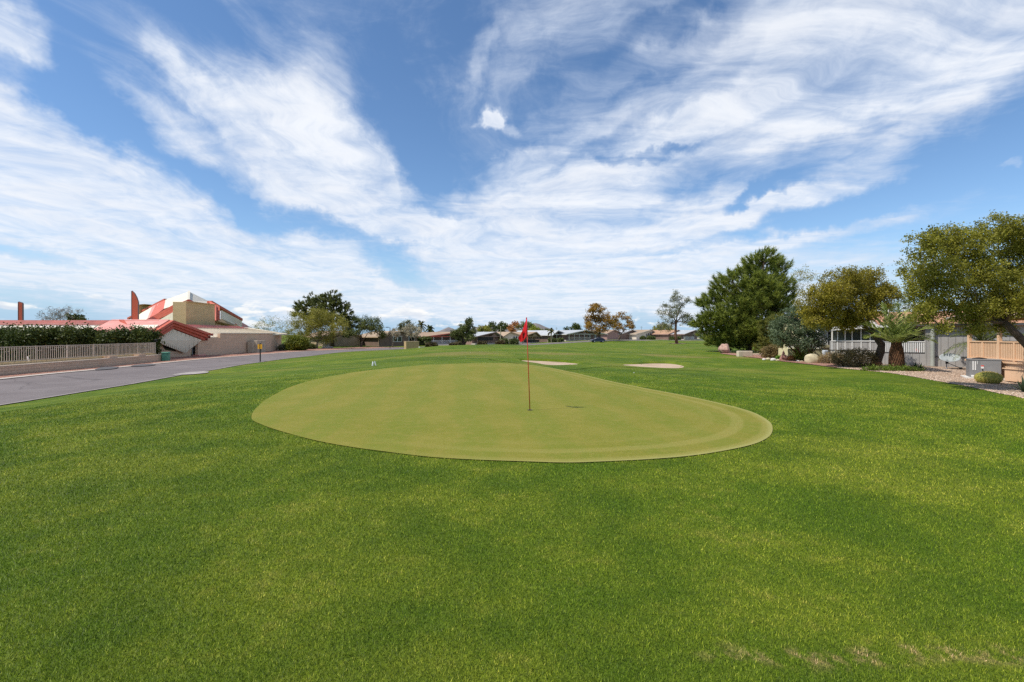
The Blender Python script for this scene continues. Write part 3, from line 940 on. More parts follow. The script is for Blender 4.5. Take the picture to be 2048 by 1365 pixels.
def palm(name, label, base, crown, trunk_prof, L, lm, tm, nf=18, seed=2, leaflet=.45, group=None, boots=True, ups=(-.1, 1.35), droop=.75, wd=.022, hang=.45):
    g = np.random.default_rng(seed); base = np.asarray(base, float); crown = np.asarray(crown, float)
    top = thing(name, label, 'palm', base, group)
    mb = MB()
    H = crown[2] - base[2]
    ax = lambda z: base + (crown - base) * (z / H)
    zs = [q[1] * H for q in trunk_prof]
    mb.tube([ax(z) - np.array((0, 0, .08 if i == 0 else 0)) for i, z in enumerate(zs)], [q[0] for q in trunk_prof], 12)
    if boots:                                     # old leaf bases in spirals
        zz_, k = .03 * H, 0
        while zz_ < H * 1.02:
            r = np.interp(zz_, zs, [q[0] for q in trunk_prof]); a = k * 2.39996
            d = np.array((math.cos(a), math.sin(a), 0)); s = np.array((-d[1], d[0], 0)); c = ax(zz_) + d * r * .8
            hgt, w_, o_ = .16, .07, .10
            V = [c - s * w_, c + s * w_, c + s * w_ * .6 + d * o_ + np.array((0, 0, hgt)), c - s * w_ * .6 + d * o_ + np.array((0, 0, hgt)), c + d * o_ * 1.2 + np.array((0, 0, -.02))]
            mb.add(V, [(0, 4, 3), (4, 1, 2), (4, 2, 3), (0, 3, 2, 1)])
            zz_ += H / 190; k += 1
    mb.build('trunk', tm, top)
    kinds = [frond_mesh('frond', L, lm, g, droop=droop * q, leaflet=leaflet, up=u, wd=wd, hang=hang) for q, u in ((1.0, ups[0]), (.8, .5 * ups[1]), (.55, .75 * ups[1]), (.35, ups[1]))]
    for i in range(nf):
        k = (i * 4) // nf
        o = bpy.data.objects.new('frond', kinds[k])
        o.location = tuple(crown - base + np.array((0, 0, -.1 + .05 * k)))
        o.rotation_euler = (g.normal() * .08, g.normal() * .1, i * 2.39996 + g.normal() * .15)
        s = .85 + .3 * g.random(); o.scale = (s, s, s)
        link(o, top, wl=crown)
    return top

# ------------------------------------------------------------------ clubhouse across the road
RED = mat('red_fascia', (.58, .125, .075), .6, .12, 1.2, streak=.15, dirt=(.55, .25, .2))
PINK = mat('red_roof_sheen', (.70, .30, .25), .6, .12, .9, streak=.2, dirt=(.62, .34, .30))  # roof red made paler and pinker in the colour, for its sunlit sheen
FIN = mat('pylon_red', (.50, .10, .05), .7, .08, 1.5)
DRED = mat('dark_red', (.24, .05, .04), .7, .12)
IVORY = mat('ivory_metal', (.84, .74, .57), .6, .07, .8, streak=.12, dirt=(.45, .38, .28))
PALE = mat('white_metal_roof', (.68, .62, .50), .6, .06, .6, streak=.12, dirt=(.5, .45, .38))
SEAM = mat('seam', (.50, .43, .33), .6, .1)
BLOCK = block_mat('tan_block', (.71, .50, .34), (.75, .53, .37), (.42, .28, .18))
BLOCK2 = block_mat('gold_block', (.62, .45, .24), (.66, .49, .275), (.34, .23, .12))
DARK = glass_mat('dark_glass', (.012, .014, .016))
STEEL = mat('grey_metal', (.33, .34, .35), .45, .1, metal=.3)
BLACKM = mat('black_paint', (.012, .012, .013), .5, .1)

GZ = -1.1
ch = thing('clubhouse', 'long low clubhouse with red stepped roof bands, ivory panels and tan block walls', 'building', (-50, 70, GZ))
FX = -42.0                                         # front line of the building, parallel to the road
def FP(px, py, X=FX): return PX(px, py, X)
Ys = lambda px, X=FX: X * F / (px - CX)
# long block wall along the road
y0, y1 = Ys(400), Ys(541.5)
wz = 1.93
mb = MB()
mb.plate([(FX, y0 - .4, GZ - .3), (FX, y1, GZ - .3), (FX, y1, wz), (FX, y0 + 4.5, wz), (FX, y0 + 4.5, wz - .62), (FX, y0 - .4, wz - .62)], .4, (1, 0, 0))
e2 = np.array(P(563, 700, 93.0)); e2[2] = GZ
mb.plate([(FX, y1, GZ - .3), (e2[0], e2[1], GZ - .3), (e2[0], e2[1], wz), (FX, y1, wz)], .4)
mb.build('block_wall', BLOCK, ch)
MB().box((FX - .2, (y0 + 4.5 + y1) / 2, wz + .05), (.62, y1 - y0 - 4.5, .1)).build('coping', PALE, ch)
MB().beam((FX - .2, y1, wz + .053), (e2[0] - .15, e2[1], wz + .053), .6, .1).build('coping', PALE, ch)
# low roof above the wall: ivory metal up to a banded ridge
rx, rz = -50.5, 3.12
yb0, yb1 = y0 - 1, 103.0
mb = MB(); mb.plate([(FX - .35, yb0 + 2, wz - .5), (FX - .35, y1 + 7, wz + .02), (rx, yb1 - 10, rz), (rx, yb0, rz)], .2)
lowroof = mb.build('low_roof', IVORY, ch)
mb = MB()
for k in range(34):
    y = yb0 + 3 + k * .85
    if y > y1 + 6: break
    mb.beam((FX - .4, y, wz - .45 + .52 * (y - yb0 - 2) / (y1 + 5 - yb0) + .03), (rx + .3, y, rz - .02), .05, .06)
mb.build('roof_seam', SEAM, lowroof)['kind'] = 'stuff'
for k in range(3):
    MB().beam((rx + 1.5 - .75 * k, yb0 - 3, rz - .22 + .17 * k), (rx + 1.5 - .75 * k, yb1 - 14, rz - .22 + .17 * k), .78, .2).build('ridge_band', PINK, ch)
# wing to the left: asymmetrical gable roof running away from the road
apexY, apexZ = 58.8, 3.5
WX = -95.0
SL = ((57.0, 1.0), (58.0, 2.72))
mb = MB(); mb.plate([(FX - .6, 56.0, 1.0), (FX - .6, apexY - .72, 2.84), (WX, apexY - .72, 2.84), (WX, 56.0, 1.0)], .18)
wingroof = mb.build('wing_roof', PALE, ch)
mb = MB()
for k in range(60):
    x = FX - 1.0 - k * .86
    mb.beam((x, 55.98, 1.06), (x, apexY - .74, 2.88), .07, .07)
mb.build('roof_seam', SEAM, wingroof)['kind'] = 'stuff'
for k, (yy, zz_) in enumerate(((apexY - .60, 2.98), (apexY - .36, 3.20), (apexY - .12, 3.42))):
    MB().box(((FX + WX) / 2 - .4, yy, zz_), (FX - WX - .8, .27, .20)).build('roof_band', PINK, ch)
MB().plate([(FX - .6, apexY - .05, apexZ), (FX - .6, 66.4, 1.25), (-52, 66.4, 1.25), (-52, apexY - .05, apexZ)], .15, (0, .3, 1)).build('back_slope', PALE, ch)
MB().box(((FX + WX) / 2 - 1, 57.6, GZ + .9), (FX - WX - 2.5, .3, 2.2)).build('wing_wall', BLOCK, ch)
# red hip fold where the porch roof meets the wing
MB().beam(P(243, 640.8, 58.6), P(270, 658, 57.0), .5, .14).build('hip_band', RED, ch)
MB().plate([P(262, 651.5, 57.1), P(318, 651.5, 57.1), P(300, 664, 56.2), P(282, 664, 56.2)], .1).build('hip_panel', IVORY, ch)
# gable end: kite-shaped ribbed panel under three stepped red fascias
kt = [FP(305.7, 681.5, FX + .25), FP(370.6, 706.8, FX - .15), FP(403.6, 680.6, FX + .25), FP(342.8, 657.7, FX + .25)]
kite = MB().plate(kt, .15).build('kite_panel', IVORY, ch)
mb = MB()
kl, kb_, kr, ktp = kt
nr = 19
for k in range(1, nr):
    a = k / nr
    s0 = kl + (ktp - kl) * min(1, a * 1.6) if a * 1.6 <= 1 else ktp + (kr - ktp) * (a * 1.6 - 1) / .6
    s1 = kl + (kb_ - kl) * min(1, a * 1.25) if a * 1.25 <= 1 else kb_ + (kr - kb_) * (a * 1.25 - 1) / .25
    mb.beam(s0 + np.array((.03, 0, 0)), s1 + np.array((.03, 0, 0)), .05, .05)
mb.build('panel_rib', SEAM, kite)['kind'] = 'stuff'
for k in range(3):
    o_ = .35 + .22 * k; z_ = .33 * k
    ap = FP(342.8, 657.0, FX) + np.array((o_, -.35 * k, z_)); lf = FP(305.0, 681.0, FX) + np.array((o_, -.35 * k, z_)); rt = FP(406, 681.5, FX) + np.array((o_, .25 * k, z_))
    mb = MB()
    dn = np.array((0, 0, -.02))
    mb.plate([lf, ap, ap + (0, 0, .31), lf + (0, 0, .31)], .5, (1, 0, 0)); mb.plate([ap, rt, rt + (0, 0, .31), ap + (0, 0, .31)], .5, (1, 0, 0))
    mb.build('fascia_band', RED, ch)
    MB().beam((FX + o_ - .02, rt[1], rt[2] + .15), (FX + o_ - .02, rt[1] + .1, rt[2] + .13), .52, .3).build('fascia_end', DRED, ch)
# porch roof running back from the gable
apx = FP(342.8, 657.0, FX) + np.array((.3, -.7, .95)); lfx = FP(305, 681, FX) + np.array((.3, -.7, .95))
MB().plate([apx, lfx, lfx + (-7, 0, 0), apx + (-7, 0, 0)], .12).build('porch_roof', PINK, ch)
# wall under the kite with its dark slot window, corner pier and door
mb = MB(); mb.plate([(FX - .5, 56.6, GZ - .3), (FX - .5, 63.9, GZ - .3), (FX - .5, 64.4, .9), (FX - .5, 62, 1.9), (FX - .5, 59.7, 2.3), (FX - .5, 56.6, .9)], .3, (1, 0, 0))
mb.build('front_wall', BLOCK, ch)
MB().plate([FP(325, 689, FX - .44), FP(331, 700, FX - .44), FP(352, 703.5, FX - .44), FP(349, 695, FX - .44)], .05, (1, 0, 0)).build('window', DARK, ch)
MB().box((FX - .43, Ys(386), .12), (.06, .9, .5)).build('window', DARK, ch)
dr = MB().box((FX - .7, Ys(401.5), GZ + 1.05), (.1, 1.3, 2.1)).build('door', BLACKM, ch)
MB().box((FX - .66, Ys(401.5) - .75, GZ + 1.1), (.14, .12, 2.2)).build('door_frame', STEEL, dr)
MB().box((FX - .15, Ys(405.8), GZ + 1.3), (.16, .16, 2.7)).build('post', PALE, ch)
MB().box((FX - .4, Ys(402), GZ + .08), (1.2, 1.6, .16)).build('step', PINK, ch)
# tall block mass (gold-tan, long face to the road)
cx0 = -52.0; cyA, cyB = Ys(372, cx0), Ys(429.5, cx0)
MB().plate([(cx0, cyA, 2.6), (cx0, cyB, 2.6), (cx0 - 2.6, cyB, 2.6), (cx0 - 2.1, cyA, 2.6)], -4.4, (0, 0, 1)).build('block_mass', BLOCK2, ch)
MB().beam((cx0, cyA, 7.04), (cx0, cyB, 7.04), .5, .1).build('mass_coping', BLOCK2, ch)
MB().plate([P(277, 650, 100), P(288, 650, 98), P(304, 650, 103), P(304, 610.5, 103), P(288, 608.5, 98), P(277, 609.5, 100)], 3, (0, -1, 0)).build('block_mass', BLOCK2, ch)
# upper folded roof
K = P(378, 583.5, 90); C1 = P(377, 602, 82)
def plate(name, pts, m, th=.25): return MB().plate([P(*q) for q in pts], th).build(name, m, ch)
plate('upper_roof', [(378, 583.5, 90), (331, 600, 95), (327.5, 618, 86), (377, 601.5, 82)], PALE)
plate('upper_roof', [(378, 583.5, 90), (377, 601.5, 82), (377, 608, 82), (419, 608, 91), (419.5, 604, 95)], PALE)
MB().beam(K, C1, .35, .3).build('hip_cap', PALE, ch)
plate('upper_slope', [(331, 600, 95), (312, 608.5, 97), (299, 636, 84.5), (309, 632, 83), (327.5, 618, 86)], RED)
plate('upper_slope', [(318, 605.5, 96.5), (304, 613.5, 98), (293, 641, 85), (303, 637, 83.5)], PINK)
plate('upper_panel', [(304, 614, 98), (276, 630, 101), (276, 645, 90), (294, 641, 85)], IVORY)
MB().beam(P(257, 637.5, 104), P(331, 599.6, 95.5), .5, .35).build('eave_edge', RED, ch)
for k in range(3):
    a = P(302 + 5 * k, 637.6 + 1.4 * k, 83.4 - .4 * k); b = P(352, 610.5 + 5.2 * k, 79.6 - .4 * k)
    MB().beam(a, b, .3, .36).build('stepped_band', RED, ch)
MB().beam(P(349, 613, 80), P(377, 601, 81.5), .3, .3).build('stepped_band', RED, ch)
MB().beam(P(377, 601, 81.5), P(384, 604.5, 83), .3, .3).build('stepped_band', RED, ch)
plate('soffit', [(296, 640.5, 84), (310, 634, 82.8), (318, 640, 82), (306, 643, 83)], DRED, .4)
plate('lower_panel', [(321, 641, 80.5), (349, 625, 79.2), (362, 648, 78.5), (330, 650, 80)], IVORY)
# right-hand side of the upper roof
plate('side_fascia', [(419, 605, 90), (430, 610, 89), (430, 644, 86), (427, 643, 85.5)], RED, .3)
for k in range(3):
    plate('side_rib', [(430.5 + 3.4 * k, 609.5 + 2 * k, 88.6 + k), (433.2 + 3.4 * k, 610.6 + 2 * k, 88.6 + k), (433.2 + 3.4 * k, 643.5 - 1.5 * k, 86.2 + k), (430.5 + 3.4 * k, 643.5 - 1.2 * k, 86.2 + k)], RED, .3)
MB().beam(P(419, 604.5, 90.5), P(481, 640, 103), .9, .5).build('eave_edge', RED, ch)
plate('side_panel', [(441, 622, 92), (481, 643, 102), (481, 656, 101.5), (472, 653, 99.5), (441, 640, 91)], IVORY, .3)
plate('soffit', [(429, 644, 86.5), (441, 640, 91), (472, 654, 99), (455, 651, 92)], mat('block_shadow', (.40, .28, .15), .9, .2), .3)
plate('side_wall', [(428, 641, 88.5), (470, 651, 98), (499, 667, 103), (499, 672, 103), (428, 662, 87)], BLOCK2, .3)
plate('small_fascia', [(469, 648.5, 98), (472.5, 650, 98.5), (473, 656, 98), (469, 654.5, 97.5)], RED, .2)
plate('back_slope', [(482, 647, 103), (493, 653, 106), (493, 663, 104), (481, 660, 101)], PINK, .3)
plate('back_slope', [(493, 653.5, 106), (526, 667.5, 112), (495, 667.5, 104)], IVORY, .3)
MB().beam(P(481, 658, 97), P(500, 667, 101), .8, .25).build('eave_edge', PINK, ch)

# red pylons behind the wing
def fin(label, pts, Y, th):
    q = [P(px, py, Y) for px, py in pts]
    b = (q[0] + q[1]) / 2
    t_ = thing('pylon', label, 'pylon', (b[0], Y, GZ), 'red pylons behind the clubhouse wing')
    q[0] = q[0] * (1, 1, 0) + (0, 0, GZ); q[1] = q[1] * (1, 1, 0) + (0, 0, GZ)
    MB().plate(q, th, (0, -1, 0)).build('slab', FIN, t_)
    edge = MB()
    for a, b2 in zip(q[1:], q[2:] + q[:1]):
        edge.beam(a + (0, th * .5, 0), b2 + (0, th * .5, 0), .06, th + .05)
    edge.build('edge_trim', mat('pylon_trim', (.20, .13, .12), .7, .1), t_)
fin('tall red pylon with a curved top beside the upper roof', [(263, 641), (276, 641), (276.3, 606), (273, 596), (268.5, 587.5), (263, 582.5)], 63.0, .12)
fin('narrow straight red pylon at the far left of the roof', [(36.3, 641), (45, 641), (45, 607), (36.3, 604.5)], 63.0, .12)

# utility cabinets against the block wall
ut = thing('utility_cabinet', 'pair of beige metal utility cabinets against the long block wall', 'cabinet', (FX + 1, Ys(517), GZ))
BEIGE = mat('beige_paint', (.50, .41, .30), .6, .1, 2, streak=.2)
a1, b1 = Ys(504, FX + .9), Ys(513, FX + .9); a2, b2 = Ys(513.5, FX + 1.4), Ys(530, FX + 1.4)
MB().box((FX + .6, (a1 + b1) / 2, GZ + .85), (.9, b1 - a1, 1.75), 0, .04).build('cabinet', BEIGE, ut)
c2 = MB().box((FX + .85, (a2 + b2) / 2, GZ + .95), (1.3, b2 - a2, 1.95), 0, .04).build('cabinet', BEIGE, ut)
MB().box((FX + 1.515, (a2 + b2) / 2, GZ + .95), (.03, .05, 1.7)).box((FX + 1.53, (a2 + b2) / 2 + .5, GZ + 1.1), (.05, .06, .3)).build('handle', STEEL, c2)

# ------------------------------------------------------------------ garden wall with picket fence
CREAM = mat('cream_paint', (.60, .48, .37), .6, .1, 2, streak=.15, dirt=(.4, .25, .15))
wl0 = np.array((-35.2, 24.0)); wl1 = np.array((-38.6, 53.5))
ga, gb = G(-170, 768), G(325, 722.5)
A2, B2 = ga[:2], gb[:2]
dirw = (B2 - A2) / np.linalg.norm(B2 - A2); nw = np.array((dirw[1], -dirw[0])); Lw = np.linalg.norm(B2 - A2)
gw = thing('garden_wall', 'low tan block retaining wall along the road in front of the hedge', 'wall', (*((A2 + B2) / 2), GZ))
def wp(s, z, off=0.0): q = A2 + dirw * s + nw * off; return np.array((q[0], q[1], z))
mb = MB()
mb.plate([wp(0, GZ - .3), wp(Lw, GZ - .3), wp(Lw, GZ + .62), wp(0, GZ + .62)], .6, (nw[0], nw[1], 0)); mb.build('lower_course', BLOCK, gw)
mb = MB(); mb.plate([wp(0, GZ + .5, -.62), wp(Lw, GZ + .5, -.62), wp(Lw, GZ + .86, -.62), wp(0, GZ + .86, -.62)], .25, (nw[0], nw[1], 0)); mb.build('upper_course', BLOCK2, gw)
mb = MB(); mb.beam(wp(0, GZ + .66, -.3), wp(Lw, GZ + .66, -.3), .66, .07); mb.build('cap', CREAM, gw)
for s_ in (Lw * .685, Lw * .86):
    MB().box(wp(s_, GZ + .78, -.28), (.5, 1.1, .22), math.atan2(-dirw[0], dirw[1])).build('planter_block', BLOCK, gw)
fe_ = thing('picket_fence', 'cream metal picket fence standing on the low block wall', 'fence', (*((A2 + B2) / 2), GZ + .86))
zb0, zt = GZ + .90, GZ + 1.98
o2 = -.72
rzw = math.atan2(-dirw[0], dirw[1])
for z in (zb0 + .03, zt - .02):
    MB().beam(wp(0, z, o2), wp(Lw, z, o2), .05, .06).build('rail', CREAM, fe_)
npk = int(Lw / .205)
pk = unit_mesh('picket', MB().box((0, 0, 0), (.03, .036, zt - zb0 - .08)), CREAM)
pieces('picket', pk, fe_, [(wp((i + .5) * Lw / npk, (zb0 + zt) / 2, o2), rzw) for i in range(npk)])
npost = 9
po = unit_mesh('post', MB().box((0, 0, 0), (.055, .055, zt - zb0 + .06)), CREAM)
pieces('post', po, fe_, [(wp(i * Lw / (npost - 1), (zb0 + zt) / 2, o2), rzw) for i in range(npost)])
orn = MB()
for z, l, s_ in ((-.16, .95, 0), (-.34, .3, -.62), (-.34, .3, .62)):
    orn.box((0, s_, z), (.035, l, .035))
om = unit_mesh('ornament', orn, CREAM)
pieces('ornament', om, fe_, [(wp((i + .45) * Lw / 18, zt, o2), rzw) for i in range(18)])
# return leg of the fence at the corner
rt0, rt1 = wp(Lw, 0, o2), wp(Lw, 0, o2) + np.array((-5.5, 1.2, 0))
MB().beam(rt0 * (1, 1, 0) + (0, 0, zt - .02), rt1 * (1, 1, 0) + (0, 0, zt - .02), .05, .06).build('rail', CREAM, fe_)
pieces('picket', pk, fe_, [rt0 + (rt1 - rt0) * (i / 18) + (0, 0, (zb0 + zt) / 2) for i in range(19)])
# dome security camera on the corner post
lp = thing('security_camera', 'small dark security camera on the corner post of the picket fence', 'light', wp(Lw, zt, o2))
MB().tube([wp(Lw, zt, o2), wp(Lw, zt + .22, o2)], .025, 6).build('stem', BLACKM, lp)
MB().box(wp(Lw + .1, zt + .3, o2), (.2, .3, .16), .3, .03).build('head', BLACKM, lp)

# hedges behind the fence
HEDGE = leaf_mat('hedge_leaf', (.012, .026, .005), (.070, .085, .014), (.30, .22, .12), .2)
def hedge(label, x0, x1, ytop, Y, seed, dep=1.6):
    a, b = P(x0, 700, Y), P(x1, 700, Y); zt_ = P(0, ytop, Y)[2]
    c = (a + b) / 2
    return shrub('hedge', label, 'hedge', (c[0], c[1] + dep * .2, GZ + .3), ((b[0] - a[0]) / 2, dep, (zt_ - GZ - .3) / 2), HEDGE, seed, n=int(640 * (b[0] - a[0]) / 5), per=24, leaf=.24, sub=.26, box=True, group='oleander hedges behind the picket fence')
hedge('big dark oleander hedge filling the far left behind the fence', -90, 92, 658.5, 48, 21)
hedge('tall bumpy dark hedge in the middle behind the picket fence', 92, 160, 656, 50, 22)
hedge('flowering lighter hedge right of the gap behind the fence', 172, 244, 664, 52, 23)
hedge('rounded dark hedge nearest the kite-shaped clubhouse panel', 250, 296, 657, 53.5, 24)

# roadside things
q = G(62, 745); 
mk = thing('delineator', 'leaning thin post with white reflector beside the block wall', 'marker', q)
tp = P(56.5, 713, q[1])
MB().beam(q - (0, 0, .1), tp, .06, .03).build('post', BLACKM, mk)
MB().beam(q + (tp - q) * .62 + (0, -.03, 0), tp + (0, -.03, 0), .13, .02).build('reflector', mat('white_paint', (.78, .78, .76), .5, .06), mk)
q = G(332, 722.5)
gb_ = thing('utility_pedestal', 'green ribbed utility pedestal at the end of the block wall', 'utility box', q)
GRN = mat('utility_green', (.10, .30, .20), .55, .12, 3)
MB().box(q + (0, 0, .44), (.62, .62, .88), .3, .05).build('body', GRN, gb_)
for k in range(4):
    MB().box(q + (0, 0, .16 + .19 * k), (.66, .66, .04), .3).build('rib', GRN, gb_)
MB().box(q + (0, 0, .93), (.7, .7, .1), .3, .04).build('lid', GRN, gb_)
q = G(520.5, 724.5)
sg = thing('road_sign', 'small yellow sign on a black post at the lawn edge', 'sign', q)
MB().box(q + (0, 0, .98), (.09, .09, 2.0)).build('post', BLACKM, sg)
YEL = mat('sign_yellow', (.75, .36, .02), .5, .08)
MB().box(q + (-.14, -.07, 1.62), (.2, .02, .5)).box(q + (.14, -.07, 1.62), (.2, .02, .5)).build('panel', YEL, sg)
MB().box(q + (0, -.065, 1.62), (.075, .03, .56)).build('panel_bar', BLACKM, sg)

# ------------------------------------------------------------------ trees and lots across the road
PV = leaf_mat('palo_verde_leaf', (.10, .10, .015), (.25, .23, .040), None, .35)
PINE = leaf_mat('pine_needle', (.034, .062, .008), (.175, .200, .030), None, .3)
PINE2 = leaf_mat('pine_needle_grey', (.030, .042, .012), (.13, .14, .036), None, .25)
DARKLEAF = leaf_mat('dark_leaf', (.026, .042, .011), (.11, .125, .032), None, .25)
GREYLEAF = leaf_mat('grey_leaf', (.075, .085, .045), (.17, .17, .090), None, .3)
RUSTLEAF = leaf_mat('rust_leaf', (.13, .072, .011), (.29, .165, .024), (.16, .17, .05), .35)
ORANGE = leaf_mat('orange_leaf', (.22, .085, .025), (.36, .17, .06), None, .35)
LIME = leaf_mat('lime_leaf', (.10, .13, .012), (.22, .24, .03), None, .35)
OLIVE = leaf_mat('olive_gold_leaf', (.080, .074, .008), (.255, .215, .024), (.42, .33, .06), .42)
OLEA = leaf_mat('oleander_leaf', (.030, .052, .022), (.105, .135, .068), (.20, .23, .14), .25)
TWIG = leaf_mat('dry_twig', (.14, .10, .05), (.26, .19, .09), (.10, .13, .03), .25)

tree('bare_tree', 'bare twiggy tree rising behind the red-banded roof', 'tree', (-80, 88, GZ), 88, [(92, 634, 18), (112, 628, 18), (132, 626, 16), (150, 630, 14), (120, 636, 22)],
     leaf_mat('bare_twig', (.12, .10, .09), (.24, .21, .19), None, .1), BARK_PALE, .2, per=11, leaf=0.61, aspect=.09, dens=2.2, sub_r=.5, seed=4, twigs=1.0)
tree('dark_shrub_tree', 'small dark bushy treetop just above the red-banded roof', 'tree', (-76, 84, GZ), 84, [(140, 637, 9), (152, 635, 9), (166, 640, 5)], DARKLEAF, BARK, .15, per=44, leaf=0.32, sub_r=.4, seed=5)
tree('palo_verde', 'thin wispy palo verde behind the end of the clubhouse', 'tree', Bp(545, 116), 116, [(520, 652, 18), (545, 645, 17), (572, 655, 18), (530, 668, 18), (558, 672, 20), (585, 672, 16)],
     PV, BARK_PALE, .16, per=44, leaf=0.35, aspect=.22, sub_r=.9, dens=3, seed=6, bare=.8)
tree('palo_verde', 'broad yellow-green palo verde in front of the tall dark pine', 'tree', Bp(634, 101), 101,
     [(600, 640, 22), (630, 632, 22), (660, 640, 24), (588, 660, 18), (615, 658, 26), (645, 660, 28), (675, 658, 18), (605, 676, 18), (660, 676, 20), (632, 645, 24), (680, 645, 12), (640, 625, 12)],
     PV, BARK_PALE, .2, per=78, leaf=0.35, aspect=.25, sub_r=.9, dens=3.2, seed=7, twigs=.35)
pine('pine_tree', 'tall dark rounded pine standing behind the yellow-green palo verde', Bp(664, 114), 114,
     [(608, 615, 14), (625, 600, 14), (640, 606, 13), (600, 625, 12), (655, 600, 14), (668, 595, 12), (680, 612, 15), (690, 625, 12), (660, 618, 20), (635, 622, 18), (685, 640, 14), (670, 640, 18), (695, 655, 9), (645, 640, 16), (690, 668, 8), (618, 634, 12)],
     PINE2, BARK, .55, sub_r=.9, needle=.55, per=46, dens=13, seed=8, wd=.07, rise=.2)
shrub('green_shrub', 'large round green shrub beside the end of the block wall', 'shrub', Bp(594, 88), (1.9, 1.6, 1.35), leaf_mat('shrub_leaf', (.035, .055, .006), (.15, .16, .015), None, .3), 9, n=260, per=40, leaf=0.29, sub=.2)
shrub('low_shrub', 'low grey-green shrub against the end of the block wall', 'shrub', Bp(571, 89), (1.2, .9, .6), GREYLEAF, 10, n=120, per=30, leaf=0.23, sub=.16)
shrub('low_shrub', 'low dark shrub under the yellow-green palo verde', 'shrub', Bp(617, 97), (1.3, .9, .55), DARKLEAF, 12, n=120, per=30, leaf=0.26, sub=.16)
tree('weeping_tree', 'drooping dark green tree with a leaning trunk beside the road', 'tree', Bp(722, 112), 112,
     [(705, 640, 14), (700, 655, 12), (718, 646, 14), (735, 645, 16), (752, 650, 15), (760, 662, 10), (740, 660, 14), (712, 664, 10), (727, 655, 13), (764, 670, 6), (697, 668, 7)],
     DARKLEAF, BARK, .22, per=61, leaf=0.38, aspect=.35, hang=.8, sub_r=.8, dens=3.2, seed=13)
# rocks and agaves under the palo verde
for i, (px, Y, r) in enumerate(((655, 103, .55), (648, 102, .4), (663, 104, .35))):
    q = Bp(px, Y)
    MB().blob(q + (0, 0, r * .3), (r * 1.2, r, r * .7), 40 + i, flat=.5).top('boulder', mat('pale_rock', (.46, .40, .33), .95, .25, 3, .8), ['largest pale boulder at the foot of the tall dark pine', 'pale boulder left of the largest one by the pine', 'small pale boulder right of the largest one by the pine'][i], 'rock', group='boulders by the pine')

# --- park homes
SHIN = mat('tan_shingle', (.38, .28, .19), .9, .14, .5, .5, 14)
SHIN2 = mat('brown_shingle', (.36, .25, .17), .9, .14, .5, .5, 14)
SHORG = mat('orange_shingle', (.42, .25, .15), .9, .14, .5, .5, 14)
WROOF = mat('white_sheet_roof', (.44, .455, .46), .6, .08, .5)
BRN = mat('brown_siding', (.20, .135, .105), .85, .12, 1)
MAUVE = mat('mauve_siding', (.33, .215, .185), .85, .12, 1)
TAN = mat('tan_siding', (.45, .33, .21), .85, .12, 1)
CRM = mat('cream_siding', (.62, .56, .46), .85, .08, 1)
TRIM = mat('white_trim', (.72, .70, .66), .6, .06, 2)
SCREEN = mat('screen_and_shade', (.030, .028, .028), .7, .2, 1)
REDTRIM = mat('red_trim', (.50, .10, .07), .6, .1)

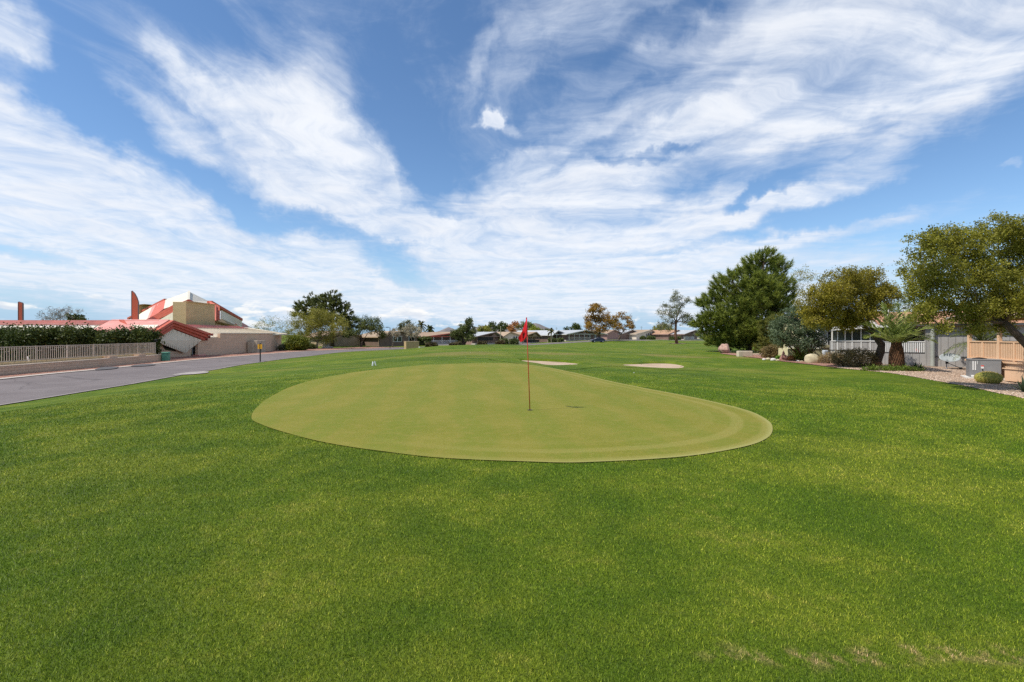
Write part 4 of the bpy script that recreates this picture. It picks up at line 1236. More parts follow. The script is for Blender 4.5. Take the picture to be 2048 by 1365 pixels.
def park_home(label, a, b, D, apex, wallm, roofm, trim=TRIM, ze=2.45, zr=3.85, porch=0.0, posts=(), rail=None, wins=(), dark_bays=(), dskew=None, postm=None):
    """gable-fronted home: a, b = (column, depth) of the front corners; local x runs along the front, y to the back-left"""
    A = Bp(*a); B_ = Bp(*b); z0 = min(A[2], B_[2])
    g2 = (B_ - A)[:2]; Wd = np.linalg.norm(g2); g2 = g2 / Wd
    d2 = np.array((-g2[1], g2[0])) if dskew is None else np.asarray(dskew, float) / np.linalg.norm(dskew)
    hs = thing('park_home', label, 'house', ((A + B_) / 2) * (1, 1, 0) + (0, 0, z0), 'park homes across the road')
    def L(x, y, z): return np.array((*(A[:2] + g2 * x + d2 * y), z0 + z))
    n3 = np.array((*d2, 0.0)); xa = apex * Wd; ov = .4
    MB().plate([L(.25, porch, -.4), L(Wd - .25, porch, -.4), L(Wd - .25, porch, ze), L(xa, porch, zr - .12), L(.25, porch, ze)], D - porch, -n3).build('wall', wallm, hs)
    sl = (zr - ze) / max(xa, .1); sr = (zr - ze) / max(Wd - xa, .1)
    rf = MB().plate([L(-ov, -.5, ze - ov * sl), L(xa, -.5, zr), L(xa, D + .3, zr), L(-ov, D + .3, ze - ov * sl)], .16, (0, 0, 1)).build('roof', roofm, hs)
    MB().plate([L(xa, -.5, zr), L(Wd + ov, -.5, ze - ov * sr), L(Wd + ov, D + .3, ze - ov * sr), L(xa, D + .3, zr)], .16, (0, 0, 1)).build('roof', roofm, hs)
    for p_, q_ in ((L(-ov, -.53, ze - ov * sl - .1), L(xa, -.53, zr - .1)), (L(xa, -.53, zr - .1), L(Wd + ov, -.53, ze - ov * sr - .1))):
        MB().beam(p_, q_, .07, .26).build('fascia', trim, hs)
    MB().beam(L(-ov - .03, -.5, ze - ov * sl - .12), L(-ov - .03, D + .3, ze - ov * sl - .12), .06, .24).build('fascia', trim, hs)
    if porch:
        MB().plate([L(xa - 1.2, .15, ze + .02), L(xa + 1.2, .15, ze + .02), L(xa, .15, zr - .2)], .1, -n3).build('gable_panel', wallm, hs)
        MB().beam(L(.1, .12, ze - .05), L(Wd - .1, .12, ze - .05), .14, .2).build('beam', trim, hs)
        MB().plate([L(0, 0, .42), L(Wd, 0, .42), L(Wd, porch, .42), L(0, porch, .42)], .85, (0, 0, 1)).build('porch_floor', CONC, hs)
    for x in posts:
        MB().box(L(x * Wd, .12, (ze + .42) / 2), (.16, .16, ze - .42)).build('post', postm or trim, hs)
    if rail:
        r0, r1, rm = rail
        MB().beam(L(r0 * Wd, .1, 1.32), L(r1 * Wd, .1, 1.32), .06, .08).build('rail', rm, hs)
        k = int((r1 - r0) * Wd / .35)
        bm = unit_mesh('baluster', MB().box((0, 0, 0), (.09, .09, .86)), rm)
        pieces('baluster', bm, hs, [L((r0 + (r1 - r0) * (i + .5) / k) * Wd, .1, .87) for i in range(k)])
    for (x0, x1, zb_, zt_) in wins:
        xc, ww = (x0 + x1) / 2 * Wd, (x1 - x0) * Wd
        an = math.atan2(g2[1], g2[0])
        wn = MB().box(L(xc, porch - .04, (zb_ + zt_) / 2), (ww + .22, .1, zt_ - zb_ + .22), an).build('window', TRIM, hs)
        MB().box(L(xc, porch - .085, (zb_ + zt_) / 2), (ww, .04, zt_ - zb_), an).build('pane', DARK, wn)
    for (x0, x1, zb_, zt_) in dark_bays:
        an = math.atan2(g2[1], g2[0])
        MB().box(L((x0 + x1) / 2 * Wd, .05, (zb_ + zt_) / 2), ((x1 - x0) * Wd, .05, zt_ - zb_), an).build('screen', SCREEN, hs)  # dark panels stand for screens and for painted shade in carport and porch openings
    return hs, L, Wd

park_home('tan park home with three dark screened porch bays behind the palo verde', (648, 116), (722, 124), 12, .62, TAN, SHIN2, TAN, posts=(.03, .28, .52, .76, .97), dark_bays=((.05, .27, .9, 2.3), (.30, .51, .9, 2.3), (.54, .75, .9, 2.3), (.78, .95, .9, 2.3)), postm=TAN)
park_home('brown gabled park home with two white-framed windows near the lamp post', (757, 118), (836, 126), 13, .55, BRN, SHIN, TAN, porch=0, wins=((.36, .45, 1.2, 2.4), (.47, .56, 1.2, 2.4), (.76, .90, 1.2, 2.3)), dark_bays=((.02, .22, .5, 2.2),), posts=(.01, .24, .30), postm=TAN)
park_home('wide park home with red roof edge and white porch posts', (846, 132), (936, 150), 15, .80, BRN, SHIN2, REDTRIM, porch=2.2, posts=(.06, .22, .40, .58, .76, .92), rail=(.05, .95, TRIM), postm=TRIM)
park_home('mauve park home with white sheet roof left of the utility pole', (950, 142), (1004, 150), 13, .72, MAUVE, WROOF, MAUVE, porch=1.6, posts=(.08, .5, .7, .94), rail=(.08, .7, MAUVE), dark_bays=((.1, .66, 1.3, 2.3),), postm=MAUVE)
park_home('tan park home with white sunroom windows left of the red flag', (1006, 150), (1046, 154), 13, .35, CRM, SHIN, TAN, wins=((.50, .58, .9, 2.4), (.62, .70, .9, 2.4), (.74, .82, .9, 2.4)), dark_bays=((.05, .40, .6, 2.2),), posts=(.04, .42))
park_home('park home with a gabled screened porch right of the red flag', (1046, 154), (1080, 160), 12, .72, TAN, SHIN2, TAN, porch=1.8, posts=(.06, .30, .55, .78, .96), dark_bays=((.08, .95, .5, 1.2),), postm=TAN)
park_home('low tan-roofed park home between the porch gable and the grey roofs', (1082, 166), (1118, 172), 12, .85, MAUVE, SHIN, TRIM, ze=2.3, zr=3.6, porch=1.6, posts=(.1, .35, .6, .9), rail=(.05, .95, MAUVE))
park_home('brown park home under the first grey-white gable', (1104, 160), (1136, 168), 16, .30, BRN, WROOF, TRIM, porch=1.8, posts=(.05, .3, .6, .95), rail=(.05, .95, BRN), postm=TRIM)
park_home('wide mauve park home with white posts under the grey-white roof', (1132, 162), (1212, 178), 17, .45, MAUVE, WROOF, TRIM, porch=2.0, posts=(.08, .2, .32, .45, .58, .72, .9), rail=(.05, .6, CRM), wins=((.64, .70, 1.2, 2.2), (.80, .86, 1.2, 2.2)), postm=TRIM)
park_home('brown gabled park home with dark porch between the two rust-coloured trees', (1213, 182), (1246, 188), 12, .42, MAUVE, SHIN2, MAUVE, dark_bays=((.15, .85, 1.0, 2.2),))
park_home('dark brown gabled park home behind the right rust-coloured tree', (1240, 186), (1284, 198), 16, .5, BRN, WROOF, TRIM, zr=4.1, dark_bays=((.22, .30, 1.0, 2.4), (.33, .41, 1.0, 2.7), (.44, .52, 1.0, 2.9), (.56, .64, 1.0, 2.7)))
park_home('cream park home with tall gable windows left of the lone grey tree', (1272, 188), (1313, 198), 15, .72, CRM, SHIN, CRM, zr=4.1, wins=((.48, .53, 1.2, 2.5), (.56, .61, 1.2, 2.8), (.64, .69, 1.2, 3.1), (.74, .79, 1.2, 3.1), (.82, .87, 1.2, 2.7)), posts=(.15, .3), postm=TRIM)
park_home('orange-roofed park home just left of the lone grey tree', (1313, 196), (1346, 200), 14, .9, CRM, SHORG, TRIM, ze=2.6, zr=3.9, wins=((.2, .3, 1.2, 2.2), (.6, .7, 1.2, 2.2)))
park_home('dark gabled park home right behind the lone grey tree', (1336, 188), (1370, 194), 14, .55, BRN, SHORG, MAUVE, zr=4.0, dark_bays=((.3, .4, 1.0, 2.4), (.46, .54, 1.0, 2.8), (.6, .7, 1.0, 2.5)))
park_home('park home with white porch rail left of the big green pine', (1368, 184), (1402, 192), 14, .62, MAUVE, WROOF, MAUVE, zr=4.0, porch=1.5, posts=(.08, .35, .6), rail=(.0, .6, TRIM), wins=((.7, .8, 1.2, 2.2),))
park_home('small park home half hidden behind the big green pine', (1398, 200), (1440, 206), 12, .5, CRM, SHIN2, TRIM, ze=2.3, zr=3.5, wins=((.3, .4, 1.2, 2.2), (.5, .6, 1.2, 2.2)))

# far-side plants
def cl_bush(label, px, Y, rx, rz_, seed):
    shrub('clipped_bush', label, 'bush', Bp(px, Y), (rx, rx * .9, rz_), leaf_mat('maroon_bush', (.030, .025, .012), (.10, .075, .03), None, .2), seed, n=170, per=34, leaf=0.29, sub=.13, box=True, group='clipped bushes along the road')
cl_bush('clipped dark bush just right of the tan block enclosure', 863, 98, .95, .55, 51)
cl_bush('clipped dark bush before the round green tree', 911, 101, 1.05, .55, 52)
cl_bush('clipped dark bush before the white-roofed mauve home', 964, 108, .9, .5, 53)
cl_bush('clipped dark bush below the utility pole', 1000, 112, .9, .6, 54)
shrub('hedge', 'dark clipped hedge before the sunroom home', 'hedge', Bp(1018, 140), (2.6, .8, .75), DARKLEAF, 55, n=240, per=27, leaf=0.36, sub=.2, box=True)
shrub('hedge', 'dark green hedge under the red-edged porch', 'hedge', Bp(847, 128), (1.8, .8, 1.1), DARKLEAF, 56, n=220, per=27, leaf=0.36, sub=.2, box=True)
shrub('hedge', 'small dark hedge in front of the grey-white gables', 'hedge', Bp(1112, 155), (2.2, .8, .5), DARKLEAF, 57, n=160, per=27, leaf=0.36, sub=.2, box=True)
for i, (px, Y) in enumerate(((1286, 180), (1299, 178), (1305, 181), (1345, 178), (1356, 178))):
    shrub('round_bush', 'round dark bush ' + ['farthest left before the cream home', 'second from the left before the cream home', 'right of the cream home windows', 'left of the lone grey tree trunk', 'right of the lone grey tree trunk'][i], 'bush', Bp(px, Y), (.9, .8, .6), DARKLEAF, 60 + i, n=90, per=23, leaf=0.38, sub=.18, group='round bushes before the far homes')
tree('round_tree', 'round dense green tree in front of the red-edged home', 'tree', Bp(926, 122), 122, [(912, 668, 9), (920, 660, 12), (935, 655, 13), (942, 664, 9), (930, 670, 14), (915, 676, 9), (940, 674, 9), (938, 643, 6)],
     DARKLEAF, BARK, .22, per=57, leaf=0.41, sub_r=.75, dens=4, seed=70, stems=1)
tree('pale_tree', 'pale thin-leaved tree in front of the brown gabled home', 'tree', Bp(826, 112), 112, [(812, 658, 8), (825, 655, 9), (836, 662, 8), (820, 668, 7), (832, 670, 6)], leaf_mat('pale_leaf', (.17, .15, .10), (.33, .29, .20), None, .3), BARK_PALE, .16, per=34, leaf=0.32, sub_r=.6, dens=3, seed=71)
tree('pale_tree', 'pale thin-leaved tree behind the lamp post', 'tree', Bp(786, 110), 110, [(778, 668, 6), (788, 664, 7), (793, 670, 5)], MATS['pale_leaf'], BARK_PALE, .13, per=30, leaf=0.32, sub_r=.6, dens=3, seed=72)
tree('feathery_tree', 'grey-green feathery tree behind the brown gabled home', 'tree', Bp(812, 150), 150, [(800, 656, 9), (812, 649, 9), (825, 655, 9), (812, 660, 11)], GREYLEAF, BARK, .2, per=44, leaf=0.49, sub_r=.9, dens=3, seed=73)
tree('backdrop_tree', 'dark tree behind the white-roofed mauve home', 'tree', Bp(982, 190), 190, [(972, 657, 7), (982, 650, 7), (988, 656, 7), (962, 662, 6)], DARKLEAF, BARK, .25, per=40, leaf=0.61, sub_r=1.0, dens=3, seed=74)
tree('backdrop_tree', 'dark feathery tree just left of the rust-red tree', 'tree', Bp(1005, 195), 195, [(998, 656, 7), (1006, 649, 7), (1013, 655, 6), (1004, 661, 8)], DARKLEAF, BARK, .25, per=40, leaf=0.61, sub_r=1.0, dens=3, seed=75)
tree('backdrop_tree', 'olive rounded tree behind the mauve home', 'tree', Bp(966, 185), 185, [(963, 659, 7), (970, 656, 7), (975, 661, 6)], PV, BARK, .2, per=40, leaf=0.58, sub_r=1.0, dens=3, seed=76)
tree('rust_tree', 'rust-red tree left of the flag behind the sunroom home', 'tree', Bp(1028, 190), 190, [(1022, 655, 6), (1030, 648, 6), (1036, 652, 5), (1026, 660, 6)], ORANGE, BARK, .2, per=37, leaf=0.61, sub_r=1.0, dens=3, seed=77)
tree('feathery_tree', 'light green feathery tree behind the red flag', 'tree', Bp(1050, 188), 188, [(1040, 656, 8), (1050, 648, 8), (1060, 650, 8), (1064, 657, 7), (1048, 662, 8)], leaf_mat('light_leaf', (.085, .11, .03), (.19, .20, .07), None, .35), BARK, .2, per=44, leaf=0.58, sub_r=1.0, dens=3, seed=78)
tree('lime_tree', 'bright lime-green round tree behind the gabled porch', 'tree', Bp(1070, 180), 180, [(1062, 662, 6), (1070, 659, 7), (1077, 662, 5)], LIME, BARK, .2, per=44, leaf=0.55, sub_r=.9, dens=3.5, seed=79)
tree('backdrop_tree', 'dense dark green tree behind the grey-white roofs', 'tree', Bp(1151, 215), 215, [(1146, 658, 7), (1152, 653, 7), (1158, 658, 6), (1151, 662, 8)], DARKLEAF, BARK, .25, per=44, leaf=0.65, sub_r=1.1, dens=3.4, seed=80)
tree('backdrop_tree', 'small dark tree behind the low tan-roofed home', 'tree', Bp(1092, 205), 205, [(1088, 664, 4), (1094, 662, 4)], DARKLEAF, BARK, .2, per=37, leaf=0.61, sub_r=1.0, dens=3, seed=81)
tree('lime_tree', 'yellow-green bush behind the two rust-coloured trees', 'tree', Bp(1225, 205), 205, [(1220, 668, 6), (1228, 666, 6), (1234, 669, 5)], LIME, BARK, .2, per=37, leaf=0.61, sub_r=1.0, dens=3, seed=82)
tree('backdrop_tree', 'olive spreading tree behind the lone grey tree', 'tree', Bp(1318, 222), 222, [(1305, 662, 6), (1316, 656, 8), (1328, 654, 8), (1338, 660, 7), (1320, 664, 9)], PV, BARK, .25, per=44, leaf=0.70, sub_r=1.2, dens=3, seed=83)
palm('tall_palm', 'tall slender palm above the red-edged home', Bp(843, 156), P(842, 652, 156), [(.26, 0), (.2, .5), (.18, 1)], 2.3, leaf_mat('far_palm', (.06, .07, .02), (.19, .17, .05), None, .2), BARK_PALE, nf=16, seed=84, leaflet=.7, boots=False, wd=.09)
palm('fan_palm', 'short dense palm right of the tall slender palm', Bp(860, 152), P(860, 659, 152), [(.4, 0), (.36, .6), (.45, 1)], 1.6, leaf_mat('fan_palm', (.03, .05, .015), (.10, .12, .03), None, .2), BARK_PALE, nf=18, seed=85, leaflet=.7, boots=False, wd=.1)
palm('fan_palm', 'small dark palm above the grey-white roofs', Bp(1134, 205), P(1133, 662, 205), [(.3, 0), (.28, .6), (.3, 1)], 2.2, MATS['fan_palm'], BARK_PALE, nf=14, seed=86, leaflet=.8, boots=False, wd=.12)
palm('fan_palm', 'slim palm standing before the low tan-roofed home', Bp(1103, 152), P(1102, 663, 152), [(.2, 0), (.18, .6), (.2, 1)], 1.3, MATS['far_palm'], BARK_PALE, nf=12, seed=87, leaflet=.5, boots=False, wd=.08)
# two rust-coloured trees and the car between them
tree('rust_tree', 'larger rust-gold tree behind the parked dark blue car', 'tree', Bp(1197, 150), 150,
     [(1188, 617, 11), (1200, 622, 12), (1178, 640, 12), (1190, 636, 14), (1203, 643, 13), (1215, 636, 13), (1222, 646, 11), (1183, 655, 12), (1198, 660, 12), (1175, 650, 8), (1212, 656, 9), (1230, 640, 8), (1192, 611, 6), (1184, 625, 8)],
     RUSTLEAF, BARK, .35, per=44, leaf=0.43, sub_r=.9, dens=3.3, seed=88, depth=2)
tree('rust_tree', 'smaller rust-gold tree with open crown right of the car', 'tree', Bp(1237, 166), 166,
     [(1232, 640, 10), (1244, 633, 10), (1255, 640, 10), (1262, 648, 7), (1238, 652, 11), (1252, 655, 9), (1228, 655, 7), (1265, 655, 4)],
     RUSTLEAF, BARK, .32, per=34, leaf=0.46, sub_r=.9, dens=3.0, seed=89, depth=2)
tree('grey_tree', 'lone tall grey-green tree in a mulch ring on the fairway', 'tree', Bp(1354, 130), 130,
     [(1352, 588, 8), (1345, 598, 9), (1362, 600, 10), (1378, 601, 7), (1330, 612, 9), (1345, 614, 11), (1362, 612, 10), (1322, 628, 10), (1338, 630, 14), (1356, 630, 14), (1372, 630, 11), (1382, 636, 7), (1326, 645, 10), (1345, 645, 10), (1368, 645, 10), (1320, 655, 6), (1378, 648, 7), (1338, 656, 7)],
     GREYLEAF, BARK_RED, .36, per=34, leaf=0.43, aspect=.3, hang=.4, sub_r=.8, dens=3.0, seed=90, depth=2.2, twigs=.6,
     trunk=[P(1351, 668, 130)], fork=P(1352, 645, 130))
fan_sheet('mulch_ring', np.array([Bp(1355, 130)[:2] + np.array((math.cos(a) * 2.3, math.sin(a) * 2.0)) for a in np.linspace(0, 2 * math.pi, 24, endpoint=False)]), .07, mat('mulch', (.34, .22, .15), .95, .2, 3), 4, -.06)

# parked car
def make_car(base, rz):
    t_ = thing('parked_car', 'small dark blue hatchback parked under the rust-gold tree', 'car', base)
    PAINT = mat('blue_car_paint', (.012, .020, .060), .25, .05, 1, spec=.6); TYRE = mat('tyre', (.015, .015, .016), .9, .1); RIM = mat('rim', (.5, .5, .52), .35, .05, metal=.8)
    LAMP = mat('lamp_glass', (.75, .76, .78), .2, .03); TAIL = mat('tail_lamp', (.45, .02, .02), .3, .03)
    ca, sa = math.cos(rz), math.sin(rz)
    def W_(x, y, z): return np.array((base[0] + x * ca - y * sa, base[1] + x * sa + y * ca, base[2] + z))
    def hull(prof, hw):
        mb = MB(); n = len(prof)
        rings = [(-1, .86), (-.96, 1.0), (.96, 1.0), (1, .86)]
        zc = np.mean([p_[1] for p_ in prof])
        V = []
        for s, k in rings:
            for x, z, wv in prof:
                V.append(W_(x * (1 if abs(s) < 1 else .985), s * hw * wv, zc + (z - zc) * (1 if abs(s) < 1 else .93)))
        Fs = [tuple(range(n)), tuple(range(4 * n - 1, 3 * n - 1, -1))]
        for r in range(3):
            Fs += [(r * n + i, (r + 1) * n + i, (r + 1) * n + (i + 1) % n, r * n + (i + 1) % n) for i in range(n)]
        mb.add(V, Fs); return mb
    body = hull([(-2.0, .35, .96), (-2.05, .62, .98), (-1.9, .86, .98), (-1.0, .95, 1), (1.75, 1.0, 1), (1.98, .86, .97), (2.0, .42, .96), (1.6, .26, 1), (-1.6, .26, 1)], .86).build('body', PAINT, t_, smooth=False)
    hull([(-1.05, .93, .95), (-.25, 1.36, .80), (.35, 1.46, .78), (1.2, 1.40, .78), (1.85, .98, .92)], .84).build('cabin', PAINT, t_)
    for s in (-1, 1):
        MB().plate([W_(-.85, s * .80, .99), W_(-.2, s * .70, 1.31), W_(.35, s * .68, 1.39), (W_(.35, s * .80, 1.0))], .03, (-sa * s, ca * s, 0)).build('window', DARK, t_)
        MB().plate([W_(.42, s * .80, 1.0), W_(.42, s * .68, 1.39), W_(1.1, s * .69, 1.35), W_(1.5, s * .80, 1.03)], .03, (-sa * s, ca * s, 0)).build('window', DARK, t_)
        for x in (-1.25, 1.3):
            c = W_(x, s * .80, .31); ax = np.array((-sa * s, ca * s, 0)) * .11
            wh = MB().tube([c - ax, c + ax], .31, 16).build('wheel', TYRE, t_)
            MB().tube([c + ax * .9, c + ax * 1.08], .19, 10).build('rim', RIM, wh)
        MB().box(W_(-1.97, s * .62, .68), (.12, .3, .16), rz).build('headlight', LAMP, t_)
        MB().box(W_(1.96, s * .66, .82), (.1, .22, .22), rz).build('taillight', TAIL, t_)
    MB().plate([W_(-1.02, -.66, .97), W_(-1.02, .66, .97), W_(-.30, .55, 1.34), W_(-.30, -.55, 1.34)], .03).build('windscreen', DARK, t_)
    MB().plate([W_(1.84, -.66, 1.02), W_(1.84, .66, 1.02), W_(1.28, .55, 1.38), W_(1.28, -.55, 1.38)], .03).build('rear_window', DARK, t_)
make_car(Bp(1195.5, 143), R(8))

# tan block enclosure, marker posts, lamps, pole
TANBLK = block_mat('enclosure_block', (.44, .31, .16), (.47, .335, .18), (.36, .25, .13), .4, .2)
q = Bp(816, 86); en = thing('block_enclosure', 'plain tan block enclosure box beside the road', 'enclosure', q)
rot = R(24)
MB().box(q + (.5, .6, .68), (2.3, 1.9, 1.6), rot).build('wall', TANBLK, en)
MB().box(q + (.5, .6, 1.5), (2.36, 1.96, .06), rot).build('cap', mat('tan_cap', (.50, .37, .22), .9, .1), en)
q = Bp(838.5, 84)
bw = thing('ball_washer', 'small white post with yellow foot beside the tan enclosure', 'post', q)
WHT = MATS['white_paint']
MB().box(q + (0, 0, .22), (.16, .16, .2)).build('foot', YEL, bw); MB().tube([q + (0, 0, .3), q + (0, 0, .52)], [.1, .07], 8).build('post', WHT, bw)
qa = G(745, 732)
MB().tube([qa - (0, 0, .05), P(746, 726.5, qa[1]), P(745.5, 723, qa[1])], [.055, .05, .015], 8).top('yardage_stake', WHT, 'upright white stake behind the left edge of the green', 'stake', qa, group='white stakes behind the green')
qa = G(752, 731.5)
MB().beam(qa - (0, 0, .03), P(749.2, 723, qa[1]), .055, .04).top('yardage_stake', WHT, 'leaning white stake right of the upright one', 'stake', qa, group='white stakes behind the green')
def lamp_post(label, px, Y, ytop, side=-1):
    q = Bp(px, Y); tp_ = P(px, ytop, Y)
    l_ = thing('lamp_post', label, 'lamp post', q)
    MB().tube([q - (0, 0, .1), tp_], [.075, .055], 8).build('pole', BLACKM, l_)
    MB().beam(tp_, tp_ + (side * .45, 0, .06), .06, .06).build('arm', BLACKM, l_)
    MB().box(tp_ + (side * .6, 0, .05), (.55, .3, .14), 0, .03).build('head', BLACKM, l_)
lamp_post('dark lamp post in front of the brown gabled home', 780, 102, 655.5)
q = Bp(1001, 142); tp_ = P(1001.5, 653, 142)
MB().tube([q - (0, 0, .2), tp_], [.16, .11], 8).top('utility_pole', mat('pole_wood', (.34, .30, .20), .9, .2), 'pale wooden pole standing beside the clipped bushes', 'pole', q)
for i, (px, yt) in enumerate(((1283, 653), (1266, 652), (1386, 652), (1113, 655))):
    q = Bp(px, 260); tp_ = P(px, yt, 260)
    pl_ = thing('street_pole', ['thin grey pole above the cream home windows', 'thin grey pole right of the smaller rust-gold tree', 'thin grey pole left of the big green pine', 'thin grey pole behind the first grey-white gable'][i], 'pole', q, 'far poles behind the homes')
    MB().tube([q, tp_], [.14, .09], 6).build('shaft', STEEL, pl_)
    MB().box(tp_ + (0, 0, -.5), (1.4, .12, .12)).build('crossarm', STEEL, pl_)

# --- hills on the horizon
m, t, b, o = new_mat('hill_rock')
p = pos(t)
c = t.mix(t.smooth(t.noise(p, .006, 6, .65), .35, .65), (.155, .135, .125), (.225, .195, .175))
t.l.new(c, b.inputs['Base Color']); b.inputs['Roughness'].default_value = 1.0
def hill(outline, Y, dep, seed):
    px = np.linspace(outline[0][0], outline[-1][0], 90)
    py = np.interp(px, [q[0] for q in outline], [q[1] for q in outline])
    g = np.random.default_rng(seed); py = py + np.convolve(g.normal(size=90), np.ones(5) / 5, 'same') * .35
    py = np.minimum(py, 671.5)
    V = []
    rows = np.linspace(-1, 1, 15)
    for r in rows:
        k = (1 - abs(r)) ** 1.15
        for i in range(90):
            top_ = P(px[i], py[i], Y); z = -2 + (top_[2] + 2) * k * (1 + .12 * math.sin(i * .35 + r * 5) * (1 - k))
            V.append((top_[0], Y + r * dep, z))
    np_obj('hill', V, grid_faces(15, 90), MATS['hill_rock'], smooth=True, kind='structure')
hill([(820, 671), (845, 668), (865, 665.5), (880, 662), (890, 657.5), (897, 654.5), (905, 657), (913, 660.5), (925, 663.5), (950, 668), (975, 671)], 2600, 420, 1)
hill([(925, 671), (940, 660), (948, 653.5), (957, 655), (965, 651), (972, 653), (985, 650.5), (1000, 653), (1015, 652), (1035, 656), (1070, 664), (1100, 671)], 4200, 500, 2)
hill([(1020, 671), (1045, 660), (1060, 651), (1066, 647), (1072, 646.5), (1080, 649), (1095, 656), (1110, 661), (1130, 665.5), (1160, 668.5), (1200, 671.5)], 1900, 330, 3)
hill([(1260, 671), (1300, 665.5), (1340, 664), (1370, 663), (1400, 661), (1450, 664), (1520, 671)], 5200, 500, 4)

# ------------------------------------------------------------------ right-hand yard and homes
YZ = -.57
def siding_mat(name, col, pitch=.2):
    if name in MATS: return MATS[name]
    m, t, b, o = new_mat(name)
    p = pos(t); x, y, z = t.sep(p)
    s_ = t.math('FRACT', t.math('MULTIPLY', t.math('ADD', x, t.math('MULTIPLY', y, .9)), 1 / pitch))
    gr = t.smooth(t.math('ABSOLUTE', t.math('SUBTRACT', s_, .5)), .42, .48)
    c = t.mix(t.smooth(t.noise(p, .8, 5, .6), .3, .7), tuple(q * .9 for q in col), tuple(q * 1.08 for q in col))
    c = t.mix(t.math('MULTIPLY', gr, .45), c, tuple(q * .35 for q in col))
    t.l.new(c, b.inputs['Base Color']); b.inputs['Roughness'].default_value = .8; b.inputs['Specular IOR Level'].default_value = .25
    add_bump(t, b, t.math('MULTIPLY', gr, -1), .7, .015)
    return m
GREY = siding_mat('grey_siding', (.38, .365, .345))
GREYT = mat('grey_trim', (.25, .24, .225), .8, .08)
m, t, b, o = new_mat('terracotta_shingle')
p = pos(t); x, y, z = t.sep(p)
row = t.math('FRACT', t.math('MULTIPLY', z, 7.5))
c = t.mix(t.smooth(t.noise(t.map(p, scale=(3, 3, 12)), 2.2, 4, .6), .3, .7), (.40, .185, .10), (.55, .30, .18))
c = t.mix(t.math('MULTIPLY', t.smooth(row, .2, .02), .6), c, (.17, .085, .055))
t.l.new(c, b.inputs['Base Color']); b.inputs['Roughness'].default_value = .9
add_bump(t, b, row, .5, .02)
TERRA = m
DGREY = mat('fascia_grey', (.085, .085, .085), .6, .1)
WPAINT = mat('white_rail_paint', (.76, .75, .72), .5, .05)

YF = 36.0
X = lambda px, Y=YF: (px - CX) / F * Y
Z = lambda py, Y=YF: EYE + (HY - py) / F * Y
# the house front is turned about its porch corner towards the sun
GC = np.array((X(1850), YF)); GROT = R(-27); gc_, gs_ = math.cos(GROT), math.sin(GROT)
def Xg(px):
    k = (px - CX) / F
    return GC[0] + (k * GC[1] - GC[0]) / (gc_ - k * gs_)
gh = thing('grey_home', 'long grey-sided home with terracotta shingle roof behind the palms', 'house', (GC[0], GC[1], YZ))
# big blank wall
MB().box(((Xg(1862) + 42) / 2, YF + 4, (YZ - .2 + 2.55) / 2), (42 - Xg(1862), 8, 2.75 + .57)).build('wall', GREY, gh)
MB().box(((Xg(1862) + 42) / 2, YF - .02, Z(713.5)), (42 - Xg(1862), .06, .07)).build('seam_board', DGREY, gh)
MB().box(((Xg(1850) + Xg(1862)) / 2, YF + .1, (YZ + 2.5) / 2), (Xg(1862) - Xg(1850), .5, 2.5 - YZ)).build('corner_pier', GREY, gh)
MB().tube([(Xg(1863.5), YF - .2, YZ), (Xg(1863.5), YF - .2, 2.35), (Xg(1863.5), YF - .06, 2.5)], .13, 10).build('downspout', mat('pale_green_metal', (.36, .38, .34), .5, .08), gh)
# porch recess with white balusters over grey skirting
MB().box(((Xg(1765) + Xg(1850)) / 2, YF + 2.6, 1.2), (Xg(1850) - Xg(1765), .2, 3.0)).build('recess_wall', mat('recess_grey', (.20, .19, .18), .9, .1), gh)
MB().box(((Xg(1740) + Xg(1850)) / 2, YF + 1.2, (YZ + Z(706)) / 2 - .05), (Xg(1850) - Xg(1740), 2.4, Z(706) - YZ - .06)).build('skirting', GREY, gh)
dw = MB().box((Xg(1838), YF + 2.46, 1.35), (1.1, .06, 1.9)).build('window', TRIM, gh)
MB().box((Xg(1838), YF + 2.42, 1.35), (.9, .05, 1.7)).build('pane', DARK, dw)
zr0, zr1 = Z(707), Z(684)
MB().beam((Xg(1766), YF + .05, zr1), (Xg(1850), YF + .05, zr1), .09, .07).build('rail', WPAINT, gh)
MB().beam((Xg(1766), YF + .05, zr0 + .03), (Xg(1850), YF + .05, zr0 + .03), .09, .06).build('rail', DGREY, gh)
nb = 20
bal = unit_mesh('baluster', MB().box((0, 0, 0), (.075, .05, zr1 - zr0 - .1)), WPAINT)
pieces('baluster', bal, gh, [((Xg(1768) + (Xg(1848) - Xg(1768)) * i / (nb - 1)), YF + .05, (zr0 + zr1) / 2) for i in range(nb)])
dpx = Xg(1838) - GC[0]; dpy = .6
MB().box((GC[0] + dpx * gc_ - dpy * gs_, GC[1] + dpx * gs_ + dpy * gc_, zr0 + .2), (.22, .2, .34)).top('red_pot', mat('red_pot', (.6, .02, .02), .4, .05), 'small bright red pot behind the white porch balusters', 'pot')
